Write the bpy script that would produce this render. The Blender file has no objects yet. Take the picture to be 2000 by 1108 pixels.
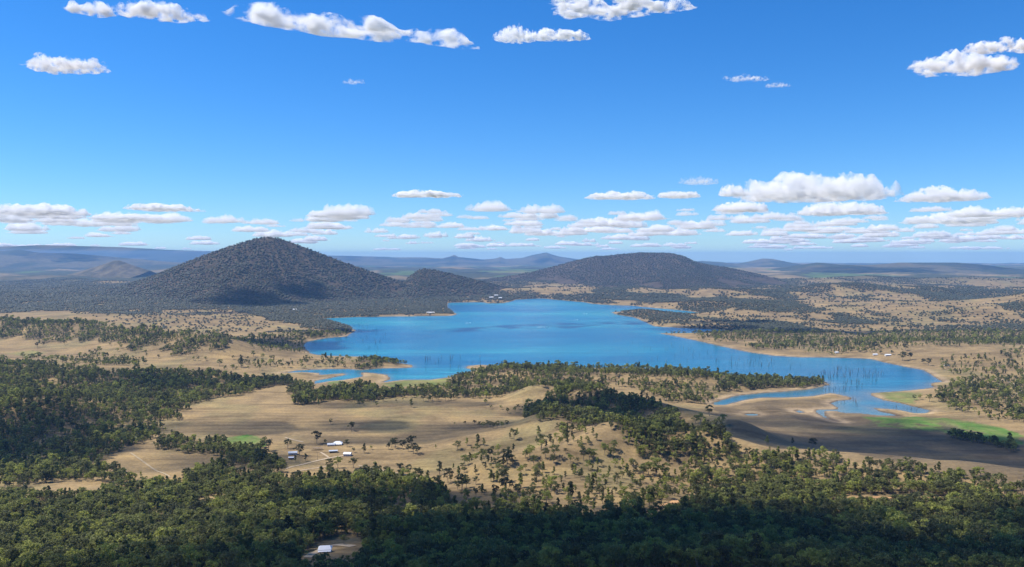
import bpy, math, random
import numpy as np
from mathutils import Vector

random.seed(7)
RNG = np.random.default_rng(7)
S = bpy.context.scene
COL = S.collection
R = math.radians

# ------------------------------------------------------------------ camera
F, CX, CY, HOR, CAMZ = 1570.0, 1000.0, 554.0, 500.0, 350.0   # photo pixels / metres
PITCH = math.atan((CY - HOR) / F)
cam_d = bpy.data.cameras.new('camera')
cam = bpy.data.objects.new('camera', cam_d)
COL.objects.link(cam)
cam.location = (0, 0, CAMZ)
cam.rotation_euler = (R(90) - PITCH, 0, 0)
cam_d.sensor_width = 36.0
cam_d.lens = 36.0 * F / 2000.0
cam_d.clip_start = 0.5
cam_d.clip_end = 400000.0
S.camera = cam

# ------------------------------------------------------------------ sky, sun, exposure
SUN_AZ, SUN_EL = R(-80), R(57)                       # from straight ahead, clockwise
SUN = Vector((math.cos(SUN_EL) * math.sin(SUN_AZ), math.cos(SUN_EL) * math.cos(SUN_AZ), math.sin(SUN_EL)))
world = bpy.data.worlds.new('World')
S.world = world
world.use_nodes = True
wn, wl = world.node_tree.nodes, world.node_tree.links
wn.clear()
sky = wn.new('ShaderNodeTexSky')
sky.sky_type = 'NISHITA'
sky.sun_disc = False
sky.sun_elevation = SUN_EL
sky.sun_rotation = SUN_AZ
sky.altitude = 500.0
sky.air_density = 1.0
sky.dust_density = 0.0
sky.ozone_density = 4.0
hs = wn.new('ShaderNodeHueSaturation')
hs.inputs['Saturation'].default_value = 1.14
hs.inputs['Value'].default_value = 1.0
bg = wn.new('ShaderNodeBackground')
bg.inputs['Strength'].default_value = 0.1
wo = wn.new('ShaderNodeOutputWorld')
tint = wn.new('ShaderNodeMix')
tint.data_type = 'RGBA'
tint.blend_type = 'MULTIPLY'
tint.inputs[0].default_value = 1.0
tint.inputs[7].default_value = (0.62, 0.84, 1.14, 1)
wl.new(sky.outputs[0], tint.inputs[6])
wl.new(tint.outputs[2], hs.inputs['Color'])
wl.new(hs.outputs[0], bg.inputs['Color'])
wl.new(bg.outputs[0], wo.inputs['Surface'])

sun_d = bpy.data.lights.new('sun', 'SUN')
sun_d.energy = 5.0
sun_d.angle = R(0.53)
sun_d.color = (1.0, 0.94, 0.85)
sun_o = bpy.data.objects.new('sun', sun_d)
COL.objects.link(sun_o)
sun_o.rotation_euler = SUN.to_track_quat('Z', 'Y').to_euler()

S.view_settings.view_transform = 'Standard'
S.view_settings.look = 'None'
S.view_settings.exposure = 0.45
S.view_settings.gamma = 1.0
S.view_settings.use_curve_mapping = False
S.render.engine = 'CYCLES'
S.cycles.max_bounces = 9
S.cycles.diffuse_bounces = 2
S.cycles.glossy_bounces = 2
S.cycles.transmission_bounces = 2
S.cycles.volume_bounces = 7
S.cycles.transparent_max_bounces = 16
S.cycles.use_denoising = True
S.cycles.denoiser = 'OPENIMAGEDENOISE'
S.cycles.denoising_prefilter = 'ACCURATE'


# ------------------------------------------------------------------ noise
_T = np.random.default_rng(3).random((256, 256))


def vnoise(x, y, k=0):
    x = np.asarray(x, float) + 17.3 * k + 1000
    y = np.asarray(y, float) + 9.7 * k + 1000
    xi, yi = np.floor(x).astype(int), np.floor(y).astype(int)
    fx, fy = x - xi, y - yi
    fx, fy = fx * fx * (3 - 2 * fx), fy * fy * (3 - 2 * fy)
    a, b = _T[xi & 255, yi & 255], _T[(xi + 1) & 255, yi & 255]
    c, d = _T[xi & 255, (yi + 1) & 255], _T[(xi + 1) & 255, (yi + 1) & 255]
    return (a * (1 - fx) + b * fx) * (1 - fy) + (c * (1 - fx) + d * fx) * fy


def fbm(x, y, octv=4, k=0, gain=0.5):
    s, a, t = 0.0, 1.0, 0.0
    for o in range(octv):
        s = s + a * vnoise(x * 2 ** o, y * 2 ** o, k + o * 3)
        t += a
        a *= gain
    return s / t


def sstep(a, b, v):
    t = np.clip((v - a) / (b - a), 0, 1)
    return t * t * (3 - 2 * t)


# ------------------------------------------------------------------ photo pixel -> place on the land
CP, SP = math.cos(PITCH), math.sin(PITCH)


def ray(px, py):
    a = (np.asarray(px, float) - CX) / F
    b = -(np.asarray(py, float) - CY) / F
    dx, dy, dz = a, CP + b * SP, -SP + b * CP
    return dx / dy, dz / dy                       # slopes per metre of Y


def on_level(px, py, z=0.0):
    sx, sz = ray(px, py)
    y = (z - CAMZ) / sz
    return np.stack([sx * y, y], -1)


def pix(x, y, z):
    zz = z - CAMZ
    dep = y * CP - zz * SP
    up = y * SP + zz * CP
    return CX + F * x / dep, CY - F * up / dep


def inside(poly, x, y):
    x, y = np.asarray(x, float), np.asarray(y, float)
    res = np.zeros(x.shape, bool)
    x0, y0 = poly.min(0)
    x1, y1 = poly.max(0)
    m = (x >= x0) & (x <= x1) & (y >= y0) & (y <= y1)
    if not m.any():
        return res
    xs, ys = x[m], y[m]
    r = np.zeros(xs.shape, bool)
    n = len(poly)
    for i in range(n):
        ax, ay = poly[i]
        bx, by = poly[(i + 1) % n]
        if ay == by:
            continue
        c = (ay > ys) != (by > ys)
        r ^= c & (xs < (bx - ax) * (ys - ay) / (by - ay) + ax)
    res[m] = r
    return res


LAKE_PX = [(628, 622), (700, 619), (800, 618), (880, 617), (893, 614), (880, 606), (872, 598), (876, 591), (945, 590), (952, 593), (985, 592),
           (997, 589), (1008, 585), (1058, 583), (1080, 585), (1139, 590), (1160, 594), (1195, 596), (1230, 597), (1282, 602), (1320, 605), (1365, 610),
           (1363, 613), (1338, 615), (1300, 611), (1240, 607), (1195, 610), (1202, 614), (1240, 620), (1265, 631), (1279, 638), (1300, 639), (1335, 641),
           (1412, 644), (1420, 648), (1380, 650), (1330, 651), (1286, 651), (1320, 657), (1363, 666), (1415, 678), (1457, 687), (1510, 695), (1562, 698),
           (1650, 699), (1702, 701), (1727, 708), (1765, 716), (1804, 723), (1825, 736), (1843, 746), (1817, 749), (1822, 756), (1806, 760), (1744, 765),
           (1698, 768), (1708, 775), (1728, 782), (1757, 787), (1783, 794), (1815, 802), (1806, 807), (1786, 807), (1757, 801), (1705, 797), (1718, 804),
           (1760, 813), (1718, 812), (1679, 808), (1645, 807), (1630, 803), (1611, 803), (1609, 807), (1617, 814), (1630, 820), (1648, 826), (1630, 824),
           (1609, 816), (1596, 807), (1593, 801), (1604, 800), (1632, 800), (1636, 797), (1622, 788), (1637, 783), (1661, 781), (1663, 778), (1653, 774),
           (1624, 768), (1588, 774), (1536, 777), (1484, 777), (1450, 782), (1419, 791), (1396, 791), (1393, 787), (1414, 781), (1437, 774), (1484, 768),
           (1546, 764), (1583, 760), (1619, 752), (1612, 745), (1560, 741), (1500, 740), (1440, 738), (1400, 731), (1330, 722), (1250, 719), (1150, 719),
           (1050, 716), (975, 716), (940, 713), (912, 715), (911, 720), (935, 722), (899, 730), (874, 738), (843, 742), (790, 742), (748, 747),
           (763, 741), (758, 732), (706, 727), (706, 736), (668, 743), (643, 745), (614, 750), (616, 744), (643, 739), (679, 732), (672, 729),
           (624, 733), (622, 729), (593, 727), (548, 729), (580, 724), (643, 721), (681, 721), (706, 723), (740, 720), (780, 719), (807, 718),
           (804, 713), (770, 708), (727, 700), (706, 697), (664, 696), (622, 694), (605, 690), (592, 676), (597, 668), (640, 660), (679, 657),
           (693, 646), (682, 637), (648, 627)]
LAKE = on_level(*np.array(LAKE_PX, float).T)
PONDS = [on_level(*np.array(p, float).T) for p in (
    [(1454, 810), (1462, 808.5), (1475, 809), (1482, 810.5), (1472, 812), (1460, 811.6)],
    [(1552, 802), (1558, 801), (1566, 803.5), (1571, 806), (1563, 807), (1556, 805)])]

# signed distance to the water's edge on a raster (negative inside)
GX0, GX1, GY0, GY1, GS = -4200.0, 4200.0, 1300.0, 7400.0, 10.0
gx, gy = np.meshgrid(np.arange(GX0, GX1 + 1, GS), np.arange(GY0, GY1 + 1, GS), indexing='ij')


def seg_dist(poly, x, y, closed=True):
    d2 = np.full(x.shape, 1e18)
    n = len(poly)
    for i in range(n if closed else n - 1):
        a, b = poly[i], poly[(i + 1) % n]
        e = b - a
        t = np.clip(((x - a[0]) * e[0] + (y - a[1]) * e[1]) / max(e @ e, 1e-9), 0, 1)
        d2 = np.minimum(d2, (x - a[0] - t * e[0]) ** 2 + (y - a[1] - t * e[1]) ** 2)
    return np.sqrt(d2)


_sd = seg_dist(LAKE, gx, gy) * np.where(inside(LAKE, gx, gy), -1, 1)
for _p in PONDS:   # noqa
    _sd = np.minimum(_sd, seg_dist(_p, gx, gy) * np.where(inside(_p, gx, gy), -1, 1))


_sd = _sd + (fbm(gx / 55, gy / 55, 3, 15) - .5) * (4 + 0.003 * gy)


def lake_sd(x, y):
    u = (np.asarray(x, float) - GX0) / GS
    v = (np.asarray(y, float) - GY0) / GS
    o = (u < 0) | (v < 0) | (u > gx.shape[0] - 1.001) | (v > gx.shape[1] - 1.001)
    u, v = np.clip(u, 0, gx.shape[0] - 1.001), np.clip(v, 0, gx.shape[1] - 1.001)
    i, j = u.astype(int), v.astype(int)
    a, b = u - i, v - j
    r = (_sd[i, j] * (1 - a) + _sd[i + 1, j] * a) * (1 - b) + (_sd[i, j + 1] * (1 - a) + _sd[i + 1, j + 1] * a) * b
    return np.where(o, np.maximum(r, 300), r)


# ------------------------------------------------------------------ the lie of the land
def W(px, d):
    return np.array([(px - CX) / F * d, d])


RIDGES = [  # polyline in (photo x, distance), height, half width
    ([(1085, 1480), (1150, 1420), (1215, 1300)], 44, 100),
    ([(940, 1390), (1040, 1350)], 20, 75),
    ([(960, 1180), (1080, 1200), (1215, 1245), (1420, 1220)], 27, 58),
    ([(1060, 1900), (1170, 1820), (1290, 1660), (1420, 1430)], 34, 85),
    ([(930, 2330), (1100, 2230), (1330, 2200)], 16, 90),
    ([(1460, 2090), (1590, 2070)], 8, 40),
    ([(1480, 1250), (1700, 1150), (1950, 1050), (2300, 950)], 26, 120),
    ([(-250, 3500), (0, 3520), (200, 3330), (330, 3050), (430, 2820)], 58, 150),
    ([(765, 2580), (745, 2590)], 20, 45),
    ([(2080, 5000), (2250, 4300)], 150, 420),
    ([(1900, 4700), (1830, 5200)], 45, 330),
    ([(1620, 7000), (1750, 7000)], 60, 400),
    ([(1480, 6600), (1380, 7200)], 40, 350),
    ([(1700, 10200), (1900, 10000), (2200, 10000)], 60, 600),
    ([(-200, 2300), (120, 2250)], 22, 260),
    ([(60, 1700), (-200, 1650)], 35, 170),
    ([(120, 4400), (350, 4300)], 20, 300),
    ([(1850, 2900), (2100, 2700)], 30, 260),
]
RIDGES = [(np.array([W(*q) for q in p]), h, s) for p, h, s in RIDGES]


def drop(y):
    return np.maximum(y - 8000, 0) ** 2 / 1.38e7          # the earth's curve


def ground_h(x, y):
    x, y = np.asarray(x, float), np.asarray(y, float)
    sh = 130 * (1 - sstep(-500, 100, x)) - 40 * sstep(200, 700, x)
    yy = y + sh * sstep(500, 900, y)
    z = np.interp(yy, [-60, 6, 60, 200, 450, 600, 800, 1000, 1200, 1360, 1700, 2100, 3000], [346, 346, 290, 232, 160, 116, 76, 50, 29, 17, 8, 5, 6])
    z = z + (fbm(x / 170, y / 170, 3, 1) - 0.5) * 20 * (0.25 + 0.75 * (1 - sstep(1100, 1500, y)))
    for p, h, s in RIDGES:
        d = seg_dist(p, x, y, False)
        m = d < 3.2 * s
        if m.any():
            z = z + np.where(m, h * np.exp(-(d / s) ** 2) * (0.75 + 0.5 * vnoise(x / (s * .9), y / (s * .9), 5)), 0)
    far = sstep(3200, 6500, y + 0.3 * np.maximum(x, -1500))
    z = z + far * 55 * np.maximum(fbm(x / 900, y / 1100, 4, 9) - 0.36, 0) * 2
    z = z + sstep(9000, 16000, y) * 130 * np.maximum(fbm(x / 4200, y / 5200, 4, 12) - 0.45, 0)
    sd = lake_sd(x, y)
    lo = 0.4 + 0.055 * np.maximum(sd, 0) + 0.0006 * np.maximum(sd, 0) ** 2
    z = np.where(sd < 420, np.minimum(z, lo), z)
    z = np.where(sd < 0, np.maximum(-5, -0.3 + 0.06 * sd), z)
    return z - drop(y)


def crest(pts, yc, sub=10):
    p = np.array(pts, float)
    sx, sz = ray(p[:, 0], p[:, 1])
    return sx * yc, CAMZ + sz * yc - sub


MTS = {
    'mountain': dict(yc=7000, wf=1750, wb=1500, w0=250, pw=1.28, gul=85, pts=[(60, 598), (150, 580), (240, 556), (300, 536), (350, 516), (400, 496), (440, 482), (470, 473), (500, 464), (524, 461), (545, 464), (565, 470), (620, 491), (660, 506), (700, 520), (745, 536), (790, 549), (850, 566), (900, 581), (940, 596)]),
    'low_hill': dict(yc=7350, wf=1150, wb=900, w0=250, pw=1.05, gul=18, pts=[(740, 580), (785, 551), (800, 538), (815, 527), (830, 523), (860, 528), (900, 538), (950, 550), (1000, 562), (1060, 573), (1130, 583)]),
    'wooded_hill': dict(yc=10500, wf=2600, wb=2000, w0=500, pw=1.25, gul=50, pts=[(850, 560), (950, 545), (1040, 530), (1090, 517), (1130, 506), (1165, 499), (1180, 499), (1215, 495), (1250, 492), (1310, 493), (1335, 499), (1355, 509), (1385, 516), (1420, 521), (1480, 534), (1540, 550), (1600, 564), (1660, 572)]),
}
for n, m in MTS.items():
    m['cx'], m['cz'] = crest(m['pts'], m['yc'], 4)
    m['pk'] = (m['cx'][np.argmax(m['cz'])], m['yc'])
    m['mx'] = m['cz'].max()


def mount_h(m, x, y):
    c = np.interp(x, m['cx'], m['cz'], left=-40, right=-40)
    cc = np.maximum(c, 0) / m['mx']
    t = y - m['yc']
    w = np.where(t < 0, m['w0'] + (m['wf'] - m['w0']) * cc ** 0.7, m['w0'] + (m['wb'] - m['w0']) * cc ** 0.7)
    g = np.clip(1 - np.abs(t) / w, 0, 1)
    z = c * g ** m['pw']
    dx, dy = x - m['pk'][0], y - m['pk'][1]
    r = np.hypot(dx, dy)
    an = np.arctan2(dx, -dy)
    gl = np.abs(fbm(an * 3.2 + 20 + 0.4 * fbm(x / 400, y / 400, 2, 4), r / 1400, 3, 21) - 0.5) * 2
    body = np.minimum(1, (1 - g) * 5) * np.clip(z / 60, 0, 1)
    z = z + body * m['gul'] * (gl - 0.42) + body * 16 * (fbm(x / 160, y / 160, 3, 8) - .5)
    return np.where(g <= 0, -40, z - 6)


def land_h(x, y):
    z = ground_h(x, y)
    for m in MTS.values():
        b = (y > m['yc'] - m['wf']) & (y < m['yc'] + m['wb'])
        if np.any(b):
            z = np.where(b, np.maximum(z, mount_h(m, x, y)), z)
    return z


_ts = np.concatenate([np.arange(480, 2600, 5.0), 2600 * 1.0035 ** np.arange(0, 420)])


def hit(px, py, fn=ground_h):
    """where the line of sight through photo pixel (px, py) meets the land -> (n, 3)"""
    px, py = np.atleast_1d(np.asarray(px, float)), np.atleast_1d(np.asarray(py, float))
    out = np.zeros((len(px), 3))
    for i in range(len(px)):
        sx, sz = ray(px[i], py[i])
        X, Z = sx * _ts, CAMZ + sz * _ts
        H = fn(X, _ts)
        b = np.nonzero(Z <= H)[0]
        k = b[0] if len(b) else len(_ts) - 1
        if k > 0 and len(b):
            d0, d1 = Z[k - 1] - H[k - 1], Z[k] - H[k]
            t = d0 / max(d0 - d1, 1e-9)
            y = _ts[k - 1] + t * (_ts[k] - _ts[k - 1])
        else:
            y = _ts[k]
        out[i] = (sx * y, y, float(fn(np.array([sx * y]), np.array([y]))[0]))
    return out


def area(pts):
    return hit(*np.array(pts, float).T)[:, :2]


# ------------------------------------------------------------------ land cover, traced as areas on the land
FOREST = [  # (density, outline)
    (0.72, [(-60, 700), (0, 706), (100, 716), (200, 726), (330, 724), (400, 730), (440, 736), (560, 742), (612, 750), (500, 766), (380, 792), (340, 806), (328, 832), (300, 850), (235, 862), (228, 900), (245, 935), (258, 952), (180, 948), (110, 948), (-60, 948)]),
    (1.0, [(230, 850), (350, 853), (440, 872), (500, 878), (530, 892), (532, 925), (450, 908), (380, 876), (240, 872)]),
    (0.85, [(-60, 972), (110, 974), (250, 956), (330, 952), (430, 912), (530, 926), (560, 938), (640, 930), (720, 934), (800, 940), (850, 956), (900, 990), (1000, 1006), (1150, 1016), (1260, 1004), (1350, 984), (1450, 960), (1600, 950), (1750, 955), (1900, 968), (2060, 990), (2060, 1107), (-60, 1107)]),
    (0.42, [(1220, 985), (1330, 930), (1290, 900), (1420, 892), (1500, 884), (1600, 894), (1750, 916), (1900, 936), (2060, 956), (2060, 1000), (1700, 985), (1350, 1000)]),
    (0.12, [(860, 950), (900, 900), (1000, 930), (1180, 890), (1320, 915), (1330, 975), (1230, 1005), (1000, 1005), (900, 990)]),
    (0.07, [(920, 880), (1040, 840), (1180, 840), (1200, 890), (1000, 930), (900, 900)]),
    (1.0, [(1028, 805), (1060, 776), (1130, 759), (1190, 766), (1250, 780), (1300, 795), (1330, 832), (1420, 882), (1436, 900), (1340, 898), (1230, 862), (1140, 826), (1050, 815)]),
    (0.55, [(1090, 830), (1190, 835), (1300, 855), (1420, 892), (1400, 905), (1300, 900), (1210, 868), (1120, 850)]),
    (0.6, [(870, 748), (930, 726), (975, 717), (1060, 716), (1190, 719), (1190, 738), (1170, 760), (1020, 765), (880, 770)]),
    (0.5, [(1190, 719), (1320, 722), (1400, 731), (1432, 741), (1350, 740), (1250, 733), (1190, 733)]),
    (0.38, [(1190, 745), (1290, 748), (1400, 768), (1390, 792), (1320, 788), (1240, 762)]),
    (0.95, [(1432, 740), (1500, 741), (1612, 747), (1616, 752), (1583, 759), (1484, 766), (1405, 770), (1400, 752)]),
    (0.9, [(560, 768), (600, 752), (640, 757), (700, 750), (745, 755), (785, 766), (880, 757), (905, 770), (760, 779), (600, 787)]),
    (1.0, [(-60, 630), (100, 628), (200, 636), (330, 652), (440, 668), (466, 677), (440, 682), (420, 692), (340, 694), (310, 682), (200, 666), (-60, 658)]),
    (0.9, [(685, 720), (725, 703), (742, 697), (770, 699), (795, 708), (806, 716), (780, 718)]),
    (1.0, [(-80, 545), (250, 556), (500, 600), (800, 590), (870, 592), (876, 600), (890, 613), (760, 616), (640, 620), (690, 640), (685, 650), (600, 640), (520, 622), (430, 603), (330, 606), (250, 615), (140, 607), (-80, 614)]),
    (1.0, [(780, 588), (870, 588), (948, 588), (1000, 588), (1050, 581), (1120, 588), (1180, 594), (1200, 592), (1090, 575), (950, 570), (800, 575)]),
    (1.0, [(520, 580), (700, 572), (905, 572), (905, 600), (700, 606), (520, 608)]),
    (0.8, [(590, 655), (640, 648), (690, 648), (680, 656), (640, 659), (600, 665)]),
    (0.42, [(1450, 676), (1520, 656), (1700, 655), (1800, 640), (2060, 626), (2060, 670), (1850, 681), (1800, 676), (1690, 692), (1560, 690), (1480, 684)]),
    (0.30, [(1838, 768), (1900, 745), (2060, 738), (2060, 835), (1950, 822), (1870, 800), (1840, 780)]),
    (0.14, [(1830, 705), (1900, 690), (2060, 680), (2060, 738), (1900, 745), (1855, 728)]),
    (1.0, [(1860, 851), (1900, 846), (1940, 858), (1978, 874), (1970, 882), (1900, 862), (1862, 856)]),
    (0.6, [(1200, 609), (1280, 607), (1330, 618), (1340, 632), (1290, 632), (1250, 618)]),
    (0.5, [(1335, 640), (1420, 632), (1560, 640), (1560, 655), (1440, 668), (1330, 650)]),
    (0.3, [(380, 655), (560, 640), (680, 660), (590, 675), (600, 690), (520, 690)]),
    (0.25, [(120, 700), (200, 690), (280, 700), (270, 716), (180, 716)]),
    (0.16, [(1180, 728), (1300, 726), (1420, 738), (1400, 765), (1300, 762), (1190, 756)]),
    (0.10, [(560, 770), (760, 780), (900, 770), (900, 785), (600, 795)]),
    (0.14, [(480, 700), (700, 700), (700, 718), (560, 722), (430, 722)]),
    (0.12, [(140, 612), (430, 605), (560, 640), (420, 655), (260, 640)]),
]
FOREST = [(d, area(p)) for d, p in FOREST]
CLEAR = [area(p) for p in (
    [(580, 1120), (590, 1085), (612, 1064), (640, 1054), (690, 1046), (715, 1066), (708, 1090), (690, 1125), (610, 1130)],
    [(1250, 1002), (1280, 985), (1345, 971), (1352, 988), (1290, 1015), (1256, 1020)],
    [(1640, 986), (1640, 969), (1760, 969), (1880, 972), (1880, 986), (1760, 987)])]
GREEN = [(a, area(p)) for a, p in (
    (1.0, [(430, 856), (480, 849), (512, 853), (516, 872), (470, 879), (432, 866)]),
    (0.9, [(1690, 814), (1790, 814), (1900, 824), (1998, 846), (1998, 872), (1850, 846), (1720, 834)]),
    (0.5, [(1700, 769), (1760, 764), (1800, 768), (1790, 790), (1730, 780)]),
    (0.8, [(640, 746), (668, 744), (672, 749), (640, 752)]),
    (0.6, [(745, 749), (790, 743), (870, 740), (880, 752), (760, 757)]),
    (0.5, [(600, 1082), (612, 1068), (625, 1068), (610, 1086)]),
    (0.35, [(10, 690), (60, 684), (90, 690), (50, 697)]),
    (0.3, [(1620, 840), (1700, 826), (1800, 850), (1700, 850)]))]
MUD = area([(1400, 800), (1450, 788), (1560, 780), (1640, 786), (1700, 800), (1800, 815), (1950, 850), (2060, 900), (2060, 965), (1800, 925), (1600, 880), (1430, 845)])


def density(x, y):
    wob = 26 + y * 0.011
    xx = x + (fbm(x / 80, y / 80, 4, 31, .6) - .5) * 2 * wob
    yy = y + (fbm(x / 80, y / 80, 4, 37, .6) - .5) * 2 * wob * 1.8
    d = np.zeros(np.shape(x))
    for v, p in FOREST:
        d = np.where(inside(p, xx, yy), np.maximum(d, v), d)
    d = np.where((y < 700) & (y > 300), 1.0, d)
    gap = fbm(x / 38, y / 38, 3, 44)
    d = d * np.clip(1.25 - 2.6 * np.maximum(gap - 0.50, 0) * sstep(600, 1100, y) * 2.0, 0.12, 1)
    # patchy woodland over the far pastures
    nz = fbm(x / 420, y / 640, 4, 40)
    left = sstep(200, -900, x)
    pat = sstep(0.51, 0.60, nz) * 0.8 + 0.34 * sstep(0.54, 0.66, fbm(x / 120, y / 170, 3, 46)) + 0.035
    farm = sstep(3300, 4200, y + 0.35 * x)
    d = np.maximum(d, farm * pat * (1 - left))
    d = np.maximum(d, left * sstep(7200, 7800, y) * (0.25 + 0.75 * sstep(0.42, .56, nz)))
    for p in CLEAR:
        d = np.where(inside(p, x, y), 0, d)
    for a, p in GREEN:
        d = np.where(inside(p, x, y), 0, d)
    d = np.where(lake_sd(x, y) < 7, 0, d)
    return d


# ------------------------------------------------------------------ materials
def mat(name):
    m = bpy.data.materials.new(name)
    m.use_nodes = True
    nt = m.node_tree
    return m, nt.nodes, nt.links, nt.nodes['Principled BSDF']


def noise_node(n, l, scale, detail=4, coord=None, rough=0.55):
    t = n.new('ShaderNodeTexNoise')
    t.inputs['Scale'].default_value = scale
    t.inputs['Detail'].default_value = detail
    t.inputs['Roughness'].default_value = rough
    if coord is not None:
        l.new(coord, t.inputs['Vector'])
    return t


def ramp(n, l, src, stops):
    r = n.new('ShaderNodeValToRGB')
    e = r.color_ramp.elements
    while len(e) < len(stops):
        e.new(0.5)
    for q, (p, c) in zip(e, stops):
        q.position = p
        q.color = (*c, 1)
    l.new(src, r.inputs['Fac'])
    return r


def mix(n, l, a, b, fac, mode='MIX'):
    m = n.new('ShaderNodeMix')
    m.data_type = 'RGBA'
    m.blend_type = mode
    for sock, v in ((m.inputs[6], a), (m.inputs[7], b), (m.inputs[0], fac)):
        if hasattr(v, 'is_linked'):
            l.new(v, sock)
        else:
            sock.default_value = v if not isinstance(v, tuple) else (*v, 1)
    return m.outputs[2]


def simple(name, col, rough=0.7, var=0.15, scale=2.0, metal=0.0):
    m, n, l, b = mat(name)
    g = n.new('ShaderNodeTexCoord')
    t = noise_node(n, l, scale, 5, g.outputs['Object'])
    r = ramp(n, l, t.outputs['Fac'], [(0.25, tuple(c * (1 - var) for c in col)), (0.75, tuple(min(1, c * (1 + var)) for c in col))])
    l.new(r.outputs[0], b.inputs['Base Color'])
    b.inputs['Roughness'].default_value = rough
    b.inputs['Metallic'].default_value = metal
    return m


def ground_material():
    m, n, l, b = mat('dry_pasture')
    vc = n.new('ShaderNodeVertexColor')
    vc.layer_name = 'cover'
    g = n.new('ShaderNodeNewGeometry')
    t1 = noise_node(n, l, 0.011, 8, g.outputs['Position'], 0.62)
    t2 = noise_node(n, l, 0.16, 6, g.outputs['Position'], 0.7)
    r1 = ramp(n, l, t1.outputs['Fac'], [(0.3, (0.50, 0.49, 0.50)), (0.48, (0.95, 0.95, 0.95)), (0.7, (1.40, 1.34, 1.15))])
    r2 = ramp(n, l, t2.outputs['Fac'], [(0.32, (0.7, 0.7, 0.68)), (0.68, (1.22, 1.2, 1.15))])
    c = mix(n, l, vc.outputs['Color'], r1.outputs[0], 0.8, 'MULTIPLY')
    c = mix(n, l, c, r2.outputs[0], 0.9, 'MULTIPLY')
    mp = n.new('ShaderNodeMapping')                       # stock pads and mown streaks along the contour
    mp.inputs['Rotation'].default_value = (0, 0, 0.35)
    mp.inputs['Scale'].default_value = (0.12, 1.0, 0.3)
    l.new(g.outputs['Position'], mp.inputs['Vector'])
    t4 = noise_node(n, l, 0.05, 6, mp.outputs[0], 0.65)
    r4 = ramp(n, l, t4.outputs['Fac'], [(0.36, (0.66, 0.64, 0.62)), (0.5, (1, 1, 1)), (0.66, (1.2, 1.18, 1.1))])
    c = mix(n, l, c, r4.outputs[0], 0.75, 'MULTIPLY')
    l.new(c, b.inputs['Base Color'])
    b.inputs['Roughness'].default_value = 0.95
    b.inputs['Specular IOR Level'].default_value = 0.1
    bp = n.new('ShaderNodeBump')
    bp.inputs['Strength'].default_value = 0.5
    bp.inputs['Distance'].default_value = 1.2
    l.new(t2.outputs['Fac'], bp.inputs['Height'])
    l.new(bp.outputs[0], b.inputs['Normal'])
    return m


def leaf_material(name, cols, by_place=False, trans=0.22):
    m, n, l, b = mat(name)
    g = n.new('ShaderNodeNewGeometry')
    oi = n.new('ShaderNodeObjectInfo')
    t = noise_node(n, l, 0.06 if by_place else 0.012, 3, g.outputs['Position'])
    if by_place:
        v = t.outputs['Fac']
    else:
        a = n.new('ShaderNodeMath'); a.operation = 'MULTIPLY_ADD'
        l.new(oi.outputs['Random'], a.inputs[0]); a.inputs[1].default_value = 0.55
        s = n.new('ShaderNodeMath'); s.operation = 'MULTIPLY'
        l.new(t.outputs['Fac'], s.inputs[0]); s.inputs[1].default_value = 0.5
        l.new(s.outputs[0], a.inputs[2])
        v = a.outputs[0]
    k = len(cols)
    r = ramp(n, l, v, [(0.2 + 0.6 * i / (k - 1), c) for i, c in enumerate(cols)])
    t3 = noise_node(n, l, 0.5, 2, g.outputs['Position'])
    r3 = ramp(n, l, t3.outputs['Fac'], [(0.3, (0.65, 0.65, 0.65)), (0.7, (1.3, 1.3, 1.25))])
    c = mix(n, l, r.outputs[0], r3.outputs[0], 0.8, 'MULTIPLY')
    l.new(c, b.inputs['Base Color'])
    b.inputs['Roughness'].default_value = 0.6
    b.inputs['Specular IOR Level'].default_value = 0.2
    if trans:
        tr = n.new('ShaderNodeBsdfTranslucent')
        l.new(c, tr.inputs['Color'])
        ms = n.new('ShaderNodeMixShader')
        ms.inputs[0].default_value = trans
        l.new(b.outputs[0], ms.inputs[1]); l.new(tr.outputs[0], ms.inputs[2])
        l.new(ms.outputs[0], n['Material Output'].inputs['Surface'])
    return m


def water_material():
    m, n, l, b = mat('lake_water')
    g = n.new('ShaderNodeNewGeometry')
    mp = n.new('ShaderNodeMapping')
    mp.inputs['Scale'].default_value = (0.35, 1.0, 1.0)
    l.new(g.outputs['Position'], mp.inputs['Vector'])
    t = noise_node(n, l, 0.0016, 6, mp.outputs[0], 0.6)
    r = ramp(n, l, t.outputs['Fac'], [(0.36, (0.003, 0.092, 0.190)), (0.5, (0.006, 0.145, 0.235)), (0.66, (0.03, 0.25, 0.28))])
    mp2 = n.new('ShaderNodeMapping')
    mp2.inputs['Scale'].default_value = (0.16, 1.0, 1.0)
    l.new(g.outputs['Position'], mp2.inputs['Vector'])
    tw = noise_node(n, l, 0.02, 6, mp2.outputs[0], 0.65)
    rw = ramp(n, l, tw.outputs['Fac'], [(0.34, (0.62, 0.68, 0.74)), (0.66, (1.35, 1.28, 1.2))])
    c = mix(n, l, r.outputs[0], rw.outputs[0], 0.9, 'MULTIPLY')
    vc = n.new('ShaderNodeVertexColor')
    vc.layer_name = 'cover'
    sp = n.new('ShaderNodeSeparateColor')
    l.new(vc.outputs['Color'], sp.inputs[0])
    c = mix(n, l, c, (0.17, 0.17, 0.13), sp.outputs[0])
    l.new(c, b.inputs['Base Color'])
    b.inputs['Roughness'].default_value = 0.2
    b.inputs['IOR'].default_value = 1.33
    w = noise_node(n, l, 0.22, 4, g.outputs['Position'])
    bp = n.new('ShaderNodeBump')
    bp.inputs['Strength'].default_value = 0.6
    bp.inputs['Distance'].default_value = 1.0
    l.new(w.outputs['Fac'], bp.inputs['Height'])
    l.new(bp.outputs[0], b.inputs['Normal'])
    return m


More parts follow.
